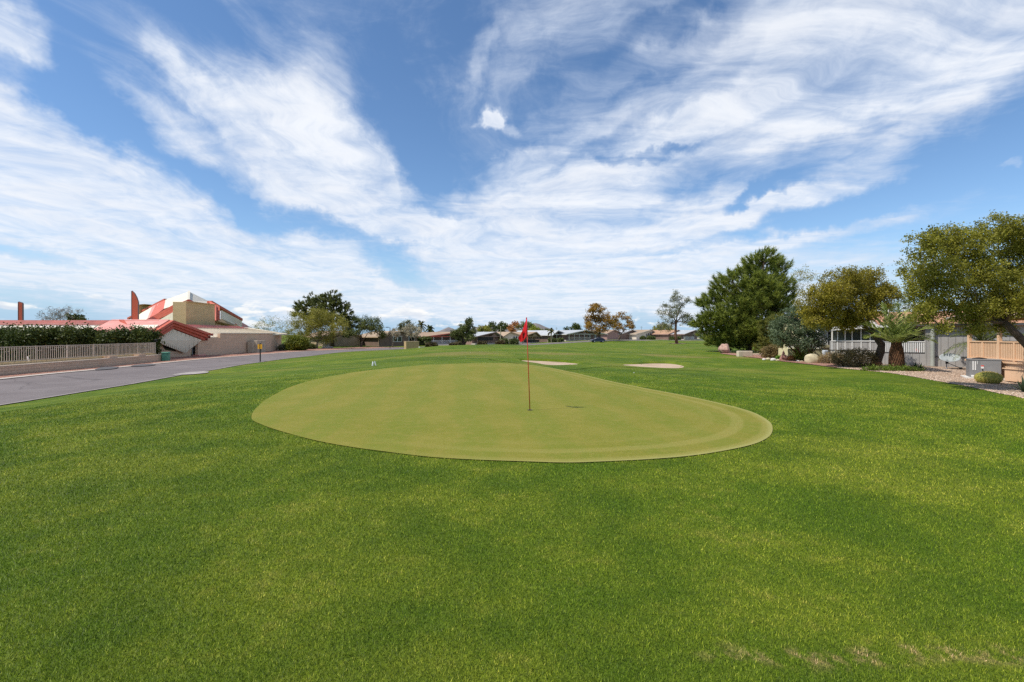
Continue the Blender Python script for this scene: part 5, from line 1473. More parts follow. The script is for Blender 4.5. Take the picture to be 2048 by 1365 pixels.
# sunroom on the left end
MB().box(((Xg(1663) + Xg(1765)) / 2, YF + .3, (YZ + Z(702)) / 2), (Xg(1765) - Xg(1663), .6, Z(702) - YZ)).build('foundation', mat('pale_skirt', (.50, .47, .40), .9, .1), gh)
MB().box(((Xg(1663) + Xg(1765)) / 2, YF + .3, (Z(702) + Z(683)) / 2), (Xg(1765) - Xg(1663) + .1, .7, Z(683) - Z(702) - .01)).build('sunroom_base', GREY, gh)
MB().box(((Xg(1663) + Xg(1765)) / 2, YF + .4, (Z(683) + 2.25) / 2), (Xg(1765) - Xg(1663) - .1, .5, 2.25 - Z(683))).build('sunroom_wall', mat('sunroom_inside', (.42, .38, .31), .9, .1), gh)
MB().beam((Xg(1662), YF - .06, Z(683)), (Xg(1766), YF - .06, Z(683)), .08, .08).build('sill', WPAINT, gh)
for k, px in enumerate((1664, 1675, 1690, 1704, 1722, 1740, 1760)):
    MB().box((Xg(px), YF - .03, (Z(702) + 2.25) / 2), (.06, .1, 2.25 - Z(702))).build('mullion', WPAINT, gh)
for a_, b_ in ((1665, 1674), (1676, 1689), (1691, 1703), (1705, 1721), (1723, 1739), (1741, 1759)):
    MB().box(((Xg(a_) + Xg(b_)) / 2, YF + .09, (Z(682) + 2.1) / 2), (Xg(b_) - Xg(a_) - .08, .05, 2.1 - Z(682))).build('pane', glass_mat('sun_glass', (.055, .065, .06), .12), gh)
MB().plate([(Xg(1660), YF - .5, 2.2), (Xg(1775), YF - .5, 2.45), (Xg(1775), YF + 4, 3.0), (Xg(1700), YF + 4, 2.8)], .12, (0, 0, 1)).build('sunroom_roof', mat('grey_roof_sheet', (.48, .46, .43), .7, .1), gh)
MB().beam((Xg(1659), YF - .53, 2.16), (Xg(1776), YF - .53, 2.41), .06, .16).build('fascia', WPAINT, gh)
# main roof
rf = MB().plate([(Xg(1758), YF - .34, 2.50), (43, YF - .34, 2.50), (43, YF + 3.6, 3.62), (Xg(1758), YF + 3.6, 3.62)], .14).build('roof', TERRA, gh)
MB().plate([(Xg(1758), YF + 3.6, 3.6), (43, YF + 3.6, 3.6), (43, YF + 8.2, 2.48), (Xg(1758), YF + 8.2, 2.48)], .14).build('roof', TERRA, gh)
MB().beam((Xg(1757), YF - .38, 2.49), (43, YF - .38, 2.49), .1, .17).build('gutter', DGREY, gh)
MB().tube([(Xg(1789), YF + 2, 3.1), (Xg(1789), YF + 2, 3.75)], .05, 8).build('vent_pipe', WPAINT, rf)

gh.rotation_euler.z = GROT

# pale yellow home further back
YB = 44.0
yh = thing('yellow_home', 'pale yellow home with white porch rail behind the oleander tree', 'house', (X(1620, YB), YB + 3, YZ))
YELW = mat('pale_yellow_siding', (.62, .56, .33), .85, .06, 1)
MB().box(((X(1576, YB) + X(1662, YB)) / 2, YB + .8, (YZ + Z(697, YB)) / 2 - .1), (X(1662, YB) - X(1576, YB), 1.6, Z(697, YB) - YZ + .15)).build('skirting', YELW, yh)
MB().box(((X(1640, YB) + X(1690, YB)) / 2, YB + 4.2, 1.2), (X(1690, YB) - X(1640, YB), 3.4, 3.4)).build('wall', YELW, yh)
MB().box(((X(1641, YB) + X(1664, YB)) / 2, YB + 1.2, 1.55), (X(1664, YB) - X(1641, YB), 2.5, 2.1)).build('bay', mat('bay_white', (.66, .65, .62), .7, .05), yh)
for a_, b_, t0, t1 in ((1654, 1661, 663, 676), (1654, 1661, 677.5, 689)):
    wn = MB().box(((X(a_, YB) + X(b_, YB)) / 2, YB - .08, (Z(t0, YB) + Z(t1, YB)) / 2), (X(b_, YB) - X(a_, YB) + .1, .08, Z(t0, YB) - Z(t1, YB) + .08)).build('window', WPAINT, yh)
    MB().box(((X(a_, YB) + X(b_, YB)) / 2, YB - .13, (Z(t0, YB) + Z(t1, YB)) / 2), (X(b_, YB) - X(a_, YB) - .04, .04, Z(t0, YB) - Z(t1, YB) - .04)).build('pane', DARK, wn)
MB().box(((X(1640, YB) + X(1663, YB)) / 2, YB - .12, Z(693, YB)), (X(1663, YB) - X(1640, YB), .05, .2)).build('trim_board', YELW, yh)
rb, rt_ = Z(696, YB), Z(680, YB)
for z_ in (rb + .03, rt_):
    MB().beam((X(1576, YB), YB - .02, z_), (X(1642, YB), YB - .02, z_), .09, .08).build('rail', WPAINT, yh)
nb = 25
bal2 = unit_mesh('baluster', MB().box((0, 0, 0), (.06, .05, rt_ - rb)), WPAINT)
pieces('baluster', bal2, yh, [(X(1576, YB) + (X(1641, YB) - X(1576, YB)) * (i + .5) / nb, YB - .02, (rb + rt_) / 2) for i in range(nb)])
for px in (1578, 1589, 1641):
    MB().box((X(px, YB), YB - .02, (rb + Z(674, YB)) / 2), (.14, .14, Z(674, YB) - rb)).build('post', WPAINT, yh)
MB().plate([(X(1632, YB), YB - .5, 2.75), (X(1700, YB), YB - .5, 2.75), (X(1700, YB), YB + 5, 3.6), (X(1632, YB), YB + 5, 3.6)], .15).build('roof', SHIN2, yh)

# peach porch of the nearest home
PEACH = mat('peach_paint', (.70, .46, .29), .7, .06, 1)
PEACH2 = siding_mat('peach_siding', (.68, .46, .30), .15)
pa = np.array((26.4, 28.0)); pb = np.array((25.3, 21.5)); dp_ = (pb - pa) / np.linalg.norm(pb - pa); Lp = np.linalg.norm(pb - pa); np_ = np.array((-dp_[1], dp_[0]))
if np_[0] < 0: np_ = -np_
ph = thing('porch_home', 'peach-painted home with slatted porch railing behind the air conditioner', 'house', (*((pa + pb) / 2 + np_ * 2), YZ))
def pp(s, o, z): q = pa + dp_ * s + np_ * o; return np.array((q[0], q[1], z))
dz = Z(718.5, 28)
MB().plate([pp(-.02, 0, YZ - .2), pp(Lp, 0, YZ - .2), pp(Lp, 0, dz - .08), pp(-.02, 0, dz - .08)], .12, -np.array((*np_, 0))).build('skirting', PEACH2, ph)
MB().plate([pp(-.02, .12, YZ - .2), pp(-.02, 4, YZ - .2), pp(-.02, 4, dz - .08), pp(-.02, .12, dz - .08)], .12, -np.array((*dp_, 0))).build('skirting', PEACH2, ph)
MB().plate([pp(-.1, -.1, dz), pp(Lp, -.1, dz), pp(Lp, 4.2, dz), pp(-.1, 4.2, dz)], .09, (0, 0, 1)).build('deck', PEACH, ph)
zt_ = Z(683, 28)
for z_, hh in ((zt_, .06), (dz + .1, .07)):
    MB().beam(pp(-.05, .05, z_), pp(Lp, .05, z_), .12, hh).build('rail', PEACH, ph)
    MB().beam(pp(.02, .12, z_ - .004), pp(.02, 4, z_ - .004), .1, hh).build('rail', PEACH, ph)
nb = int(Lp / .105)
rzp = math.atan2(dp_[1], dp_[0])
slat = unit_mesh('baluster', MB().box((0, 0, 0), (.062, .035, zt_ - dz - .16)), PEACH)
pieces('baluster', slat, ph, [(pp((i + .5) * Lp / nb, .05, (zt_ + dz) / 2 + .04), rzp) for i in range(nb)])
pieces('baluster', slat, ph, [(pp(.02, .25 + i * .125, (zt_ + dz) / 2 + .04), rzp + math.pi / 2) for i in range(30)])
for s_ in (1.05, 3.1):
    MB().box(pp(s_, .05, (zt_ + dz) / 2 + .01), (.11, .11, zt_ - dz - .02), rzp).build('newel', PEACH, ph)
for s_ in (.06, 2.15, 4.1, 6.2):
    MB().box(pp(s_, .05, (dz + 2.55) / 2), (.15, .15, 2.55 - dz), rzp).build('post', PEACH, ph)
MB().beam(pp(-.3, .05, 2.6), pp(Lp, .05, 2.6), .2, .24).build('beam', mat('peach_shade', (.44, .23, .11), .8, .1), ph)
MB().plate([pp(-.75, -.6, 2.72), pp(Lp, -.6, 2.72), pp(Lp, 3.2, 3.55), pp(-.75, 3.2, 3.55)], .14).build('roof', SHIN, ph)
MB().plate([pp(-.75, 3.2, 3.55), pp(Lp, 3.2, 3.55), pp(Lp, 7, 2.72), pp(-.75, 7, 2.72)], .14).build('roof', SHIN, ph)
MB().beam(pp(-.78, -.6, 2.66), pp(-.78, 3.2, 3.49), .06, .2).build('fascia', WPAINT, ph)
MB().plate([pp(-.3, 4.1, YZ), pp(Lp, 4.1, YZ), pp(Lp, 4.1, 2.9), pp(-.3, 4.1, 2.9)], .15, -np.array((*np_, 0))).build('wall', mat('olive_grey_wall', (.34, .32, .27), .85, .08), ph)
# meter box and capped crawl hatch below the porch
MB().box(pp(4.2, -.45, YZ + .3), (1.1, .75, .6), rzp, .03).build('hatch_box', PEACH, ph)
MB().box(pp(4.2, -.45, YZ + .62), (1.2, .85, .05), rzp).build('hatch_lid', PEACH, ph)
q = G(2033, 763)
MB().tube([q, P(2040, 742, q[1] + .3)], .06, 10).top('white_pipe', WPAINT, 'short white pipe leaning by the peach skirting', 'pipe', q)

# air conditioner on its pad
q = G(1940, 757.5)
ac = thing('air_conditioner', 'dark grey packaged air conditioner on a white pad', 'air conditioner', q)
ACG = mat('ac_grey', (.215, .215, .215), .5, .08, 2); ACL = mat('ac_grey_panel', (.25, .25, .25), .45, .08, 2)
ra = R(-36)
ca, sa = math.cos(ra), math.sin(ra)
def ap_(x, y, z): return q + np.array((x * ca - y * sa, x * sa + y * ca, z))
MB().box(ap_(.58, .60, .03), (1.6, 1.6, .1), ra).build('pad', mat('white_pad', (.66, .63, .58), .9, .1), ac)
MB().box(ap_(.60, .6, .55), (1.22, 1.2, .93), ra, .02).build('casing', ACG, ac)
MB().box(ap_(.60, .6, 1.03), (1.26, 1.24, .05), ra).build('lid', ACL, ac)
MB().box(ap_(.80, -.012, .55), (.78, .03, .84), ra).build('access_panel', ACL, ac)
MB().lathe(ap_(.45, .6, 1.05), [(.3, 0), (.3, .03), (.12, .07), (.02, .08)], 14).build('fan_cap', BLACKM, ac)
for x in (.12, .21):
    MB().box(ap_(x, -.012, .70), (.05, .012, .48), ra).build('label_strip', WPAINT, ac)
MB().box(ap_(.29, -.012, .86), (.022, .012, .18), ra).build('label_strip', WPAINT, ac)
MB().box(ap_(.10, -.012, .15), (.12, .012, .09), ra).build('label_strip', WPAINT, ac)
sq = MB().box(ap_(.48, -.035, .64), (.11, .02, .16), ra).build('warning_label', WPAINT, ac)
MB().box(ap_(.48, -.048, .70), (.11, .01, .05), ra).build('red_band', mat('label_red', (.75, .05, .02), .5, .03), sq)
MB().tube([ap_(.48, -.04, .52), ap_(.49, -.1, .4), ap_(.55, -.12, .1), ap_(.56, -.1, -.02)], .022, 6).build('conduit', BLACKM, ac)

# satellite dish
q = G(1893, 738.5)
sd = thing('satellite_dish', 'pale satellite dish on a short mast in the gravel', 'satellite dish', q)
DISH = mat('dish_grey', (.36, .385, .38), .45, .08, 2)
fdir = np.array((-.25, -.42, .88)); fdir /= np.linalg.norm(fdir)
ux = np.cross(fdir, (0, 1, 0)); ux /= np.linalg.norm(ux); uy = np.cross(fdir, ux)
dc = P(1899.5, 717, q[1])
V = []; Fs = []; NR, NS = 7, 28
for side in (0, 1):
    for i in range(NR):
        r_ = i / (NR - 1) * .60
        for k in range(NS):
            a = 2 * math.pi * k / NS
            V.append(dc + ux * math.cos(a) * r_ + uy * math.sin(a) * r_ * .9 + fdir * (r_ * r_ * .42 - .035 * side - .07))
for side in (0, 1):
    b0 = side * NR * NS
    for i in range(NR - 1):
        for k in range(NS):
            f_ = (b0 + i * NS + k, b0 + i * NS + (k + 1) % NS, b0 + (i + 1) * NS + (k + 1) % NS, b0 + (i + 1) * NS + k)
            Fs.append(f_ if side == 0 else f_[::-1])
for k in range(NS):
    Fs.append(((NR - 1) * NS + k, (NR - 1) * NS + (k + 1) % NS, NR * NS + (NR - 1) * NS + (k + 1) % NS, NR * NS + (NR - 1) * NS + k))
MB().add(V, Fs).build('reflector', DISH, sd, smooth=True)
MB().tube([q - (0, 0, .1), q + (0, 0, .42), dc - fdir * .12], [.035, .035, .03], 8).build('mast', STEEL, sd)
hd_ = q + np.array((.85, -.15, .06))
MB().tube([q + (0, .0, .45), hd_], .02, 6).build('feed_arm', BLACKM, sd)
MB().box(q + (0, -.03, .5), (.1, .12, .26)).build('bracket', BLACKM, sd)
MB().box(hd_, (.14, .1, .12)).build('feed_horn', BLACKM, sd)
MB().box(q + (0, 0, .01), (.4, .4, .06), .2).build('base', STEEL, sd)

# golden barrel cactus
q = G(1977, 767.5)
bc = thing('barrel_cactus', 'wide golden barrel cactus in front of the air conditioner', 'cactus', q)
m, t, b, o = new_mat('cactus_skin')
p = pos(t); c = t.mix(t.smooth(t.noise(p, 9, 4, .6), .3, .7), (.17, .19, .025), (.34, .30, .045))
t.l.new(c, b.inputs['Base Color']); b.inputs['Roughness'].default_value = .7
prof = [(.30, -.02), (.44, .1), (.5, .22), (.5, .32), (.44, .44), (.32, .52), (.16, .555), (.03, .55)]
MB().lathe(q, prof, 96, .055, 24, 1.02, .9).build('body', m, bc, smooth=True)
g = np.random.default_rng(5)
C_ = []
for k in range(24):
    a = 2 * math.pi * k / 24
    for r_, z_ in ((.48, .12), (.53, .19), (.54, .26), (.535, .33), (.49, .40), (.43, .46), (.34, .52), (.22, .56), (.12, .57)):
        C_.append(q + (math.cos(a) * r_ * 1.02, math.sin(a) * r_ * .9, z_))
C_ = np.repeat(np.array(C_), 5, 0); V, Fc = leaf_quads(C_, .11, g, .07)
np_obj('spines', V, Fc, leaf_mat('spine', (.30, .20, .07), (.50, .40, .14), None, .1), bc, tint=g.random(len(C_)))

# agaves and small yuccas
def agave(name, label, q, n, L, lm, seed, group=None):
    g = np.random.default_rng(seed); t_ = thing(name, label, 'agave', q, group)
    me_l = []
    for i in range(n):
        a = i * 2.39996; e = .25 + 1.1 * (i / n); l = L * (.75 + .4 * g.random())
        d = np.array((math.cos(a) * math.cos(e), math.sin(a) * math.cos(e), math.sin(e))); s = np.array((-math.sin(a), math.cos(a), 0)) * L * .075
        up = np.cross(d, s); up /= np.linalg.norm(up)
        r0 = q + np.array((0, 0, .03)); m1 = r0 + d * l * .5
        V = [r0 - s * .6, r0 + s * .6, m1 + s, m1 - s, r0 + d * l, m1 - up * .02]
        mb = MB().add(V, [(0, 1, 2, 3), (3, 2, 4), (1, 0, 5), (2, 1, 5), (0, 3, 5), (4, 2, 5), (3, 4, 5)])
        mb.build('leaf', lm, t_)
AGV = mat('agave_leaf', (.045, .075, .035), .6, .2, 8)
agave('agave', 'dark spiky agave at the right edge of the gravel', G(2049, 786), 26, .62, AGV, 1)
agave('agave', 'small dark agave left of the dish near the skirting', G(1830, 737), 18, .45, AGV, 2)
agave('agave', 'thin open yucca between the small agave and the dish', G(1841, 737), 9, .42, AGV, 3)

# palms
PALML = leaf_mat('palm_leaf', (.085, .125, .030), (.32, .36, .11), (.48, .46, .24), .35)
PTRUNK = mat('palm_boot', (.125, .062, .030), .95, .5, 7, .8, 25)
q = Bp(1793, 31.0)
palm('pineapple_palm', 'stout pineapple-trunked palm beside the white porch balusters', q, P(1793, 688, q[1]), [(.33, 0), (.39, .2), (.37, .5), (.27, .8), (.18, 1.0)], 2.6, PALML, PTRUNK, nf=22, seed=31, leaflet=.68, ups=(.62, 1.5), droop=.45, wd=.028, hang=.12)
q = Bp(1962, 33)
palm('feather_palm', 'dark feather palm leaning out behind the peach porch railing', q, P(1963, 686, 33), [(.3, 0), (.3, .5), (.22, 1.0)], 2.7, leaf_mat('palm_leaf_dark', (.035, .055, .016), (.14, .16, .05), None, .25), PTRUNK, nf=18, seed=32, leaflet=.55, ups=(.2, 1.3), droop=.62)

# near trees
q = Bp(1746, 33.0)
t_y = q[1]
tree('mesquite_tree', 'olive-gold mesquite with a crooked reddish trunk before the grey home', 'tree', q, t_y,
     [(1640, 605, 42), (1685, 572, 42), (1735, 572, 40), (1766, 592, 28), (1700, 620, 50), (1650, 633, 30), (1748, 614, 30), (1620, 632, 24), (1782, 585, 16), (1690, 643, 24), (1722, 638, 22), (1665, 585, 30), (1712, 548, 18), (1752, 552, 16), (1622, 646, 12), (1660, 653, 12)],
     OLIVE, BARK, .26, trunk=[P(1752, 725, t_y), P(1760, 705, t_y), P(1763, 690, t_y + .1)], fork=P(1750, 672, t_y), depth=1.4, sub_r=.36, dens=6.4, per=68, leaf=.115, aspect=.5, seed=33, twigs=.35)
mb = MB()                                            # shaggy reddish bark at the foot of that trunk
g = np.random.default_rng(8)
for i in range(110):
    k = g.random(); c_ = q + (P(1752, 725, t_y) - q) * k * 1.1; a = g.random() * 6.28; d_ = np.array((math.cos(a), math.sin(a), 0)); r_ = .30 + .10 * (1 - k)
    s_ = np.array((-d_[1], d_[0], 0)) * .07; p0 = c_ + d_ * r_
    mb.add([p0 - s_, p0 + s_, p0 + s_ * .8 + d_ * .09 + (0, 0, -.12), p0 - s_ * .8 + d_ * .09 + (0, 0, -.12), p0 - d_ * .06], [(0, 3, 2, 1), (0, 1, 4), (1, 2, 4), (2, 3, 4), (3, 0, 4)])
mb.build('loose_bark', mat('loose_bark', (.32, .155, .09), .95, .35, 12, .5), bpy.data.objects['mesquite_tree'])
tree('shade_tree', 'large spreading olive-gold tree overhanging the peach porch', 'tree', Bp(2096, 20.6), 21.0,
     [(1850, 492, 34), (1832, 545, 34), (1878, 555, 46), (1895, 505, 40), (1945, 492, 44), (1990, 462, 38), (2035, 470, 50), (2085, 500, 70), (1950, 552, 56), (2015, 545, 56), (1862, 608, 34), (1915, 612, 40), (1985, 612, 40), (2060, 590, 60), (2130, 480, 80), (2150, 580, 70), (1850, 640, 20), (1882, 655, 16), (1950, 650, 22), (1826, 588, 16), (1845, 615, 16), (1850, 578, 28), (1905, 475, 26), (2025, 610, 36), (1960, 618, 30), (2000, 655, 18), (1870, 470, 14)],
     leaf_mat('olive_tree_leaf', (.068, .074, .008), (.235, .220, .026), (.45, .38, .10), .42), BARK, .17, trunk=[P(2075, 712, 20.7), P(2046, 682, 20.9)], fork=P(2008, 645, 21.0), depth=1.3, sub_r=.29, dens=6.6, per=66, leaf=.09, aspect=.5, seed=34, twigs=.35)
pine('pine_tree', 'big dense green pine beyond the reddish boulder on the right', Bp(1497, 66), 66,
     [(1512, 572, 24, -2.6), (1506, 612, 30, -2.8), (1535, 590, 24, -2.4), (1490, 655, 28, -2.8), (1530, 520, 19), (1505, 533, 20), (1557, 535, 21), (1480, 548, 18), (1458, 560, 15), (1437, 572, 13), (1522, 562, 31), (1556, 572, 27), (1490, 585, 31), (1450, 598, 27), (1424, 602, 17), (1408, 612, 12), (1530, 612, 38), (1480, 630, 36), (1440, 638, 29), (1414, 642, 17), (1400, 652, 11), (1560, 622, 27), (1500, 668, 36), (1455, 672, 29), (1428, 680, 19), (1540, 660, 34), (1480, 690, 22), (1520, 690, 20), (1445, 692, 13), (1412, 668, 11), (1574, 595, 16)],
     PINE, BARK, .42, depth=3.0, sub_r=.60, dens=10, needle=.55, per=48, seed=35, wd=.036)
pine('young_pine', 'small yellow-green pine between the big pine and the oleander', Bp(1545, 52), 52,
     [(1540, 702, 16), (1560, 704, 14), (1525, 700, 12), (1535, 655, 15), (1550, 645, 15), (1530, 675, 14), (1548, 672, 18), (1565, 665, 12), (1540, 690, 14), (1558, 690, 12)],
     leaf_mat('young_needle', (.040, .055, .010), (.14, .14, .022), None, .2), BARK, .16, depth=.8, sub_r=.4, dens=6, needle=.36, per=40, seed=36, wd=.026)
tree('oleander_tree', 'silvery green multi-stemmed oleander tree beside the pale boulder', 'tree', G(1610, 722), 42,
     [(1562, 655, 22), (1590, 635, 26), (1620, 642, 24), (1570, 680, 18), (1598, 668, 26), (1630, 668, 22), (1640, 688, 12), (1612, 690, 14), (1555, 672, 12)],
     OLEA, mat('stem_brown', (.13, .065, .045), .9, .2), .075, depth=1.0, sub_r=.42, dens=6, per=60, leaf=.2, aspect=.3, hang=.3, seed=37, stems=1, twigs=.15)
tree('thin_tree', 'pale thin-leaved tree showing above and behind the big pine', 'tree', Bp(1600, 85), 85, [(1590, 555, 18), (1612, 550, 18), (1630, 560, 16), (1600, 580, 20), (1585, 600, 16), (1618, 590, 16)],
     leaf_mat('thin_leaf', (.13, .12, .04), (.27, .25, .11), None, .35), BARK_PALE, .2, per=34, leaf=.26, aspect=.4, sub_r=.8, dens=2.6, seed=38, twigs=.9)
tree('backdrop_tree', 'dark tree behind the terracotta roof between the two olive-gold trees', 'tree', Bp(1805, 62), 62, [(1790, 610, 16), (1808, 600, 16), (1822, 612, 14), (1800, 622, 18), (1775, 620, 12)], DARKLEAF, BARK, .2, per=30, leaf=.22, sub_r=.6, dens=3, seed=39)

# border plants and stones
BROWNB = leaf_mat('brown_bush_leaf', (.07, .055, .02), (.19, .14, .055), (.30, .20, .10), .3)
shrub('brown_bush', 'round brownish bush left of the garden figure', 'bush', G(1546, 717), (1.05, .9, .62), BROWNB, 41, n=200, per=26, leaf=.13, sub=.12)
for i, (px, py, rx, rz_, lb) in enumerate(((1665, 728, 1.0, .42, 'dry straw-coloured bush beside the grey meter pedestal'), (1695, 733, 1.15, .62, 'dry brown bush in the middle before the grey sunroom'), (1722, 735, 1.0, .65, 'green-brown bush left of the crooked mesquite trunk'), (1680, 723, 1.0, .72, 'greyish bush behind the rusty trellis'))):
    shrub('dry_bush', lb, 'bush', G(px, py), (rx, .7, rz_), [TWIG, BROWNB, BROWNB, GREYLEAF][i], 42 + i, n=150, per=26, leaf=.12, sub=.11, aspect=.3, group='dry bushes before the grey sunroom')
shrub('yellow_shrub', 'bright yellow-green shrub seen between the oleander stems', 'shrub', Bp(1606, 43), (.8, .5, .75), LIME, 47, n=110, per=24, leaf=.13, sub=.12)
shrub('border_plant', 'small bright green plant left of the garden figure', 'plant', G(1558, 720), (.32, .25, .2), leaf_mat('fresh_leaf', (.05, .12, .01), (.14, .26, .03), None, .3), 48, n=60, per=20, leaf=.07, sub=.06)
shrub('border_plant', 'small orange-leaved plant right of the garden figure', 'plant', G(1584, 722), (.35, .25, .22), ORANGE, 49, n=60, per=20, leaf=.08, sub=.06)
shrub('ground_cover', 'low green creeper around the foot of the pineapple palm', 'plant', G(1785, 742), (1.9, .5, .13), leaf_mat('creeper', (.03, .06, .008), (.12, .16, .02), None, .3), 50, n=160, per=26, leaf=.08, sub=.08)
ROCKP = mat('pale_boulder', (.50, .43, .28), .95, .22, 2.5, .8, 12); ROCKR = mat('red_boulder', (.42, .27, .21), .95, .3, 3, .8, 12)
q = G(1624, 727); MB().blob(q + (0, 0, .22), (.62, .5, .5), 3, .16, 18, 12, .55).top('boulder', ROCKP, 'large pale yellow boulder at the foot of the oleander tree', 'rock', smooth=True)
q = G(1449, 707); MB().blob(q + (0, 0, .45), (.62, .6, .75), 4, .3, 16, 10, .7).top('boulder', ROCKR, 'rough reddish boulder under the left side of the big pine', 'rock')
q = G(1489, 713.5)
cb = thing('stone_block', 'long beige rectangular stone block below the big pine', 'stone block', q)
MB().box(q + (0, 0, .27), (1.45, .5, .6), 0, .04).build('block', mat('beige_block', (.56, .48, .36), .9, .1, 3, .3), cb)
for i, (px, py, r_) in enumerate(((1528, 720.5, .14), (1536, 720.5, .18), (1547, 721.5, .2), (1556, 722.5, .15), (1596, 724, .13), (1603, 724.5, .12))):
    q = G(px, py)
    MB().blob(q + (0, 0, r_ * .3), (r_ * 1.3, r_, r_ * .8), 60 + i, .2, 10, 7, .5).top('edging_stone', ROCKP if i % 2 else mat('white_rock', (.62, .58, .54), .9, .15, 4), 'small edging stone, ' + ['first', 'second', 'third', 'fourth', 'fifth', 'last'][i] + ' from the left along the pine bed', 'rock', group='edging stones')
# garden figure
q = G(1567, 721)
gf = thing('garden_figure', 'small reddish seated garden figure beside the brown bush', 'statue', q)
TERC = mat('terracotta_figure', (.36, .19, .15), .85, .2, 6)
MB().lathe(q, [(.30, 0), (.33, .12), (.26, .28), (.20, .42), (.15, .52)], 14, sx=1.1, sy=.8).build('body', TERC, gf, smooth=True)
MB().lathe(q + (0, 0, .50), [(.05, 0), (.11, .05), (.12, .14), (.09, .2), (.05, .3), (.01, .42)], 12).build('head', TERC, gf, smooth=True)
for s_ in (-1, 1):
    MB().tube([q + (s_ * .18, -.05, .42), q + (s_ * .28, -.2, .26), q + (s_ * .08, -.28, .2)], [.07, .06, .05], 6).build('arm', TERC, gf, smooth=True)
# meter pedestal
q = G(1652, 727.5)
mp = thing('meter_pedestal', 'pale grey electric meter pedestal left of the dry bushes', 'pedestal', q)
PGREY = mat('pedestal_grey', (.52, .55, .58), .5, .08, 3)
MB().box(q + (0, 0, .22), (.5, .38, .46), .1, .03).build('lower_box', PGREY, mp)
MB().box(q + (-.06, 0, .75), (.34, .3, .62), .1, .03).build('upper_box', PGREY, mp)
MB().box(q + (.18, -.05, .68), (.22, .24, .36), .1, .03).build('side_box', PGREY, mp)
MB().lathe(q + (.12, -.22, .88), [(.09, 0), (.09, .06), (.05, .12)], 12).build('meter', DARK, mp)
# rusty trellis
q = G(1682, 726)
ty = thing('trellis', 'rusty brown ladder trellis standing in the dry bushes', 'trellis', q)
RUSTY = mat('rusty_wood', (.24, .105, .05), .9, .25, 5)
hh = (726 - 687.5) / F * q[1]
for s_ in (-1, 1):
    MB().box(q + (s_ * .15, 0, hh / 2), (.05, .05, hh)).build('stile', RUSTY, ty)
rg = unit_mesh('rung', MB().box((0, 0, 0), (.25, .04, .05)), RUSTY)
pieces('rung', rg, ty, [q + (0, 0, hh - .05 - i * .125) for i in range(9)])
# trees' litter of stones in the gravel: real pebbles near the air conditioner
g = np.random.default_rng(77); n = 5200
u_ = g.random(n); v_ = g.random(n) ** 1.3
i_ = np.clip((u_ * (len(yb) * .62)).astype(int), 0, len(yb) - 2)
bp_ = yb[i_] + (yb[i_ + 1] - yb[i_]) * g.random((n, 1)); off = (yard_out[i_] - yb[i_]); off = off / np.linalg.norm(off, axis=1)[:, None]
pt = bp_ + off * (v_ * 9.0)[:, None]
zc = h(pt[:, 0], pt[:, 1]) + .02
sz = g.uniform(.018, .045, n)
tet = np.array([(1, 0, -.3), (-.5, .87, -.3), (-.5, -.87, -.3), (.15, .1, .8)])
an = g.random(n) * 6.28; ca_, sa_ = np.cos(an), np.sin(an)
V = np.empty((n, 4, 3))
for k in range(4):
    x_, y_, z_ = tet[k]
    V[:, k, 0] = pt[:, 0] + (x_ * ca_ - y_ * sa_) * sz; V[:, k, 1] = pt[:, 1] + (x_ * sa_ + y_ * ca_) * sz; V[:, k, 2] = zc + z_ * sz * .8
b4 = np.arange(n)[:, None] * 4
Fc = np.vstack([b4 + np.array(f_) for f_ in ((0, 1, 3), (1, 2, 3), (2, 0, 3))])
np_obj('gravel', V.reshape(-1, 3), Fc, leaf_mat('pebble', (.22, .14, .10), (.50, .38, .28), (.62, .55, .48), .0, .9), tint=np.tile(g.random(n), 3), kind='stuff', label='loose tan pebbles scattered over the gravel yard', cat='gravel')

# ------------------------------------------------------------------ the pin
q = G(1060, 822.5)
FY = q[1]
fs = thing('golf_flag', 'red golf flag on a thin leaning red pin standing in the cup', 'flag', q)
PIN = mat('pin_red', (.45, .035, .025), .4, .06, 3)
tp = P(1053.0, 637.5, FY)
MB().tube([q - (0, 0, .05), q + (tp - q) * .5, tp], [.011, .010, .009], 8).build('pin', PIN, fs, smooth=True)
MB().lathe(tp, [(.013, -.01), (.015, .01), (.008, .03)], 8).build('pin_cap', PIN, fs)
# cloth: hangs in folds from the pin, slipping down to the lower left
ax = (q - tp) / np.linalg.norm(q - tp)
HC, NC, NRW = .385, 22, 14
V = []
for j in range(NRW):
    b_ = j / (NRW - 1)
    for i in range(NC):
        a_ = i / (NC - 1)
        root = tp + ax * (.01 + b_ * HC)
        # the free edge droops: it swings out to the left and down
        dx_ = -a_ * (.185 - .04 * b_) * (1 - .12 * math.sin(3.1 * a_)); dz_ = -a_ * (.43 - .27 * b_) - .02 * math.sin(math.pi * a_)
        dy_ = .035 * math.sin(a_ * 8.0 + b_ * 2.0) * a_ ** .5 + .03 * math.sin(a_ * 17 - b_) * a_ + .27 * a_
        V.append(root + np.array((dx_, dy_, dz_)))
m, t, b, o = new_mat('flag_cloth')
t.put(b.inputs['Base Color'], (.72, .012, .016)); b.inputs['Roughness'].default_value = .7
tr = t.new('ShaderNodeBsdfTranslucent'); t.put(tr.inputs[0], (.72, .012, .016))
mx = t.new('ShaderNodeMixShader'); mx.inputs[0].default_value = .3
t.l.new(b.outputs[0], mx.inputs[1]); t.l.new(tr.outputs[0], mx.inputs[2]); t.l.new(mx.outputs[0], o.inputs[0])
V = np.array(V)
cl = np_obj('cloth', V, grid_faces(NRW, NC), m, fs, smooth=True)
sm = cl.modifiers.new('thickness', 'SOLIDIFY'); sm.thickness = .003
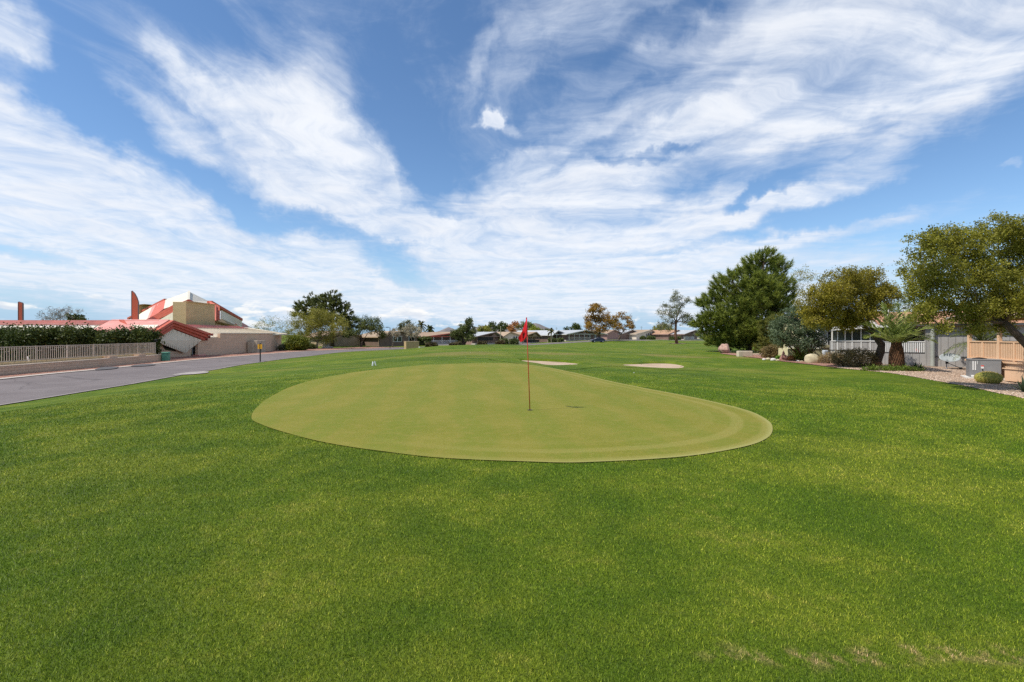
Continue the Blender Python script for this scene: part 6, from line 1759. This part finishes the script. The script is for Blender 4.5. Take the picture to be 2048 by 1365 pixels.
MB().tube([tp + ax * .01 + (0, 0, 0), tp + ax * (HC + .01)], .015, 10).build('sleeve', mat('flag_sleeve', (.62, .02, .05), .6, .05), fs, smooth=True)
# dark printed emblem: strokes laid on the cloth's near side
VG = V.reshape(NRW, NC, 3)
def on_cloth(u, v):
    i = u * (NC - 1); j = v * (NRW - 1); i0, j0 = min(int(i), NC - 2), min(int(j), NRW - 2); fi, fj = i - i0, j - j0
    p_ = VG[j0, i0] * (1 - fi) * (1 - fj) + VG[j0, i0 + 1] * fi * (1 - fj) + VG[j0 + 1, i0] * (1 - fi) * fj + VG[j0 + 1, i0 + 1] * fi * fj
    return p_ + np.array((0, -.006, 0))
mb = MB()
for st_ in ([(.38, .36), (.50, .42), (.52, .56), (.40, .60), (.34, .50)], [(.55, .35), (.60, .50), (.52, .66), (.42, .70)], [(.30, .62), (.42, .66), (.56, .74)], [(.44, .44), (.46, .54)], [(.62, .58), (.66, .70)]):
    mb.tube([on_cloth(*k) for k in st_], .0045, 5)
mb.build('emblem', mat('emblem_black', (.02, .005, .006), .7, .05), cl)
# the cup: dark lip and a flat black disc painting the hole's shade
cu = thing('golf_cup', 'dark golf cup in the green at the foot of the pin', 'cup', q)
zc = h(q[0], q[1]) + .0165
ring = MB(); n_ = 28
V = []; 
for r_ in (.054, .066):
    for k in range(n_):
        a = 2 * math.pi * k / n_; V.append((q[0] + math.cos(a) * r_, q[1] + math.sin(a) * r_, zc + .003))
ring.add(V, [(k, (k + 1) % n_, n_ + (k + 1) % n_, n_ + k) for k in range(n_)]).build('lip', mat('cup_lip', (.10, .09, .05), .8, .1), cu)
MB().lathe((q[0], q[1], zc + .001), [(.054, 0), (.05, .0015)], 28).build('hole_shade_disc', BLACKM, cu)
# stray golf balls
for i, (px, py, lb) in enumerate(((1268, 747.5, 'white golf ball in the rough below the right bunker'),)):
    c_ = G(px, py) + (0, 0, .028)
    MB().lathe(c_, [(.003, -.0213), (.012, -.0175), (.019, -.009), (.0213, 0), (.019, .009), (.012, .0175), (.003, .0213)], 14).top('golf_ball', WPAINT, lb, 'golf ball', smooth=True)
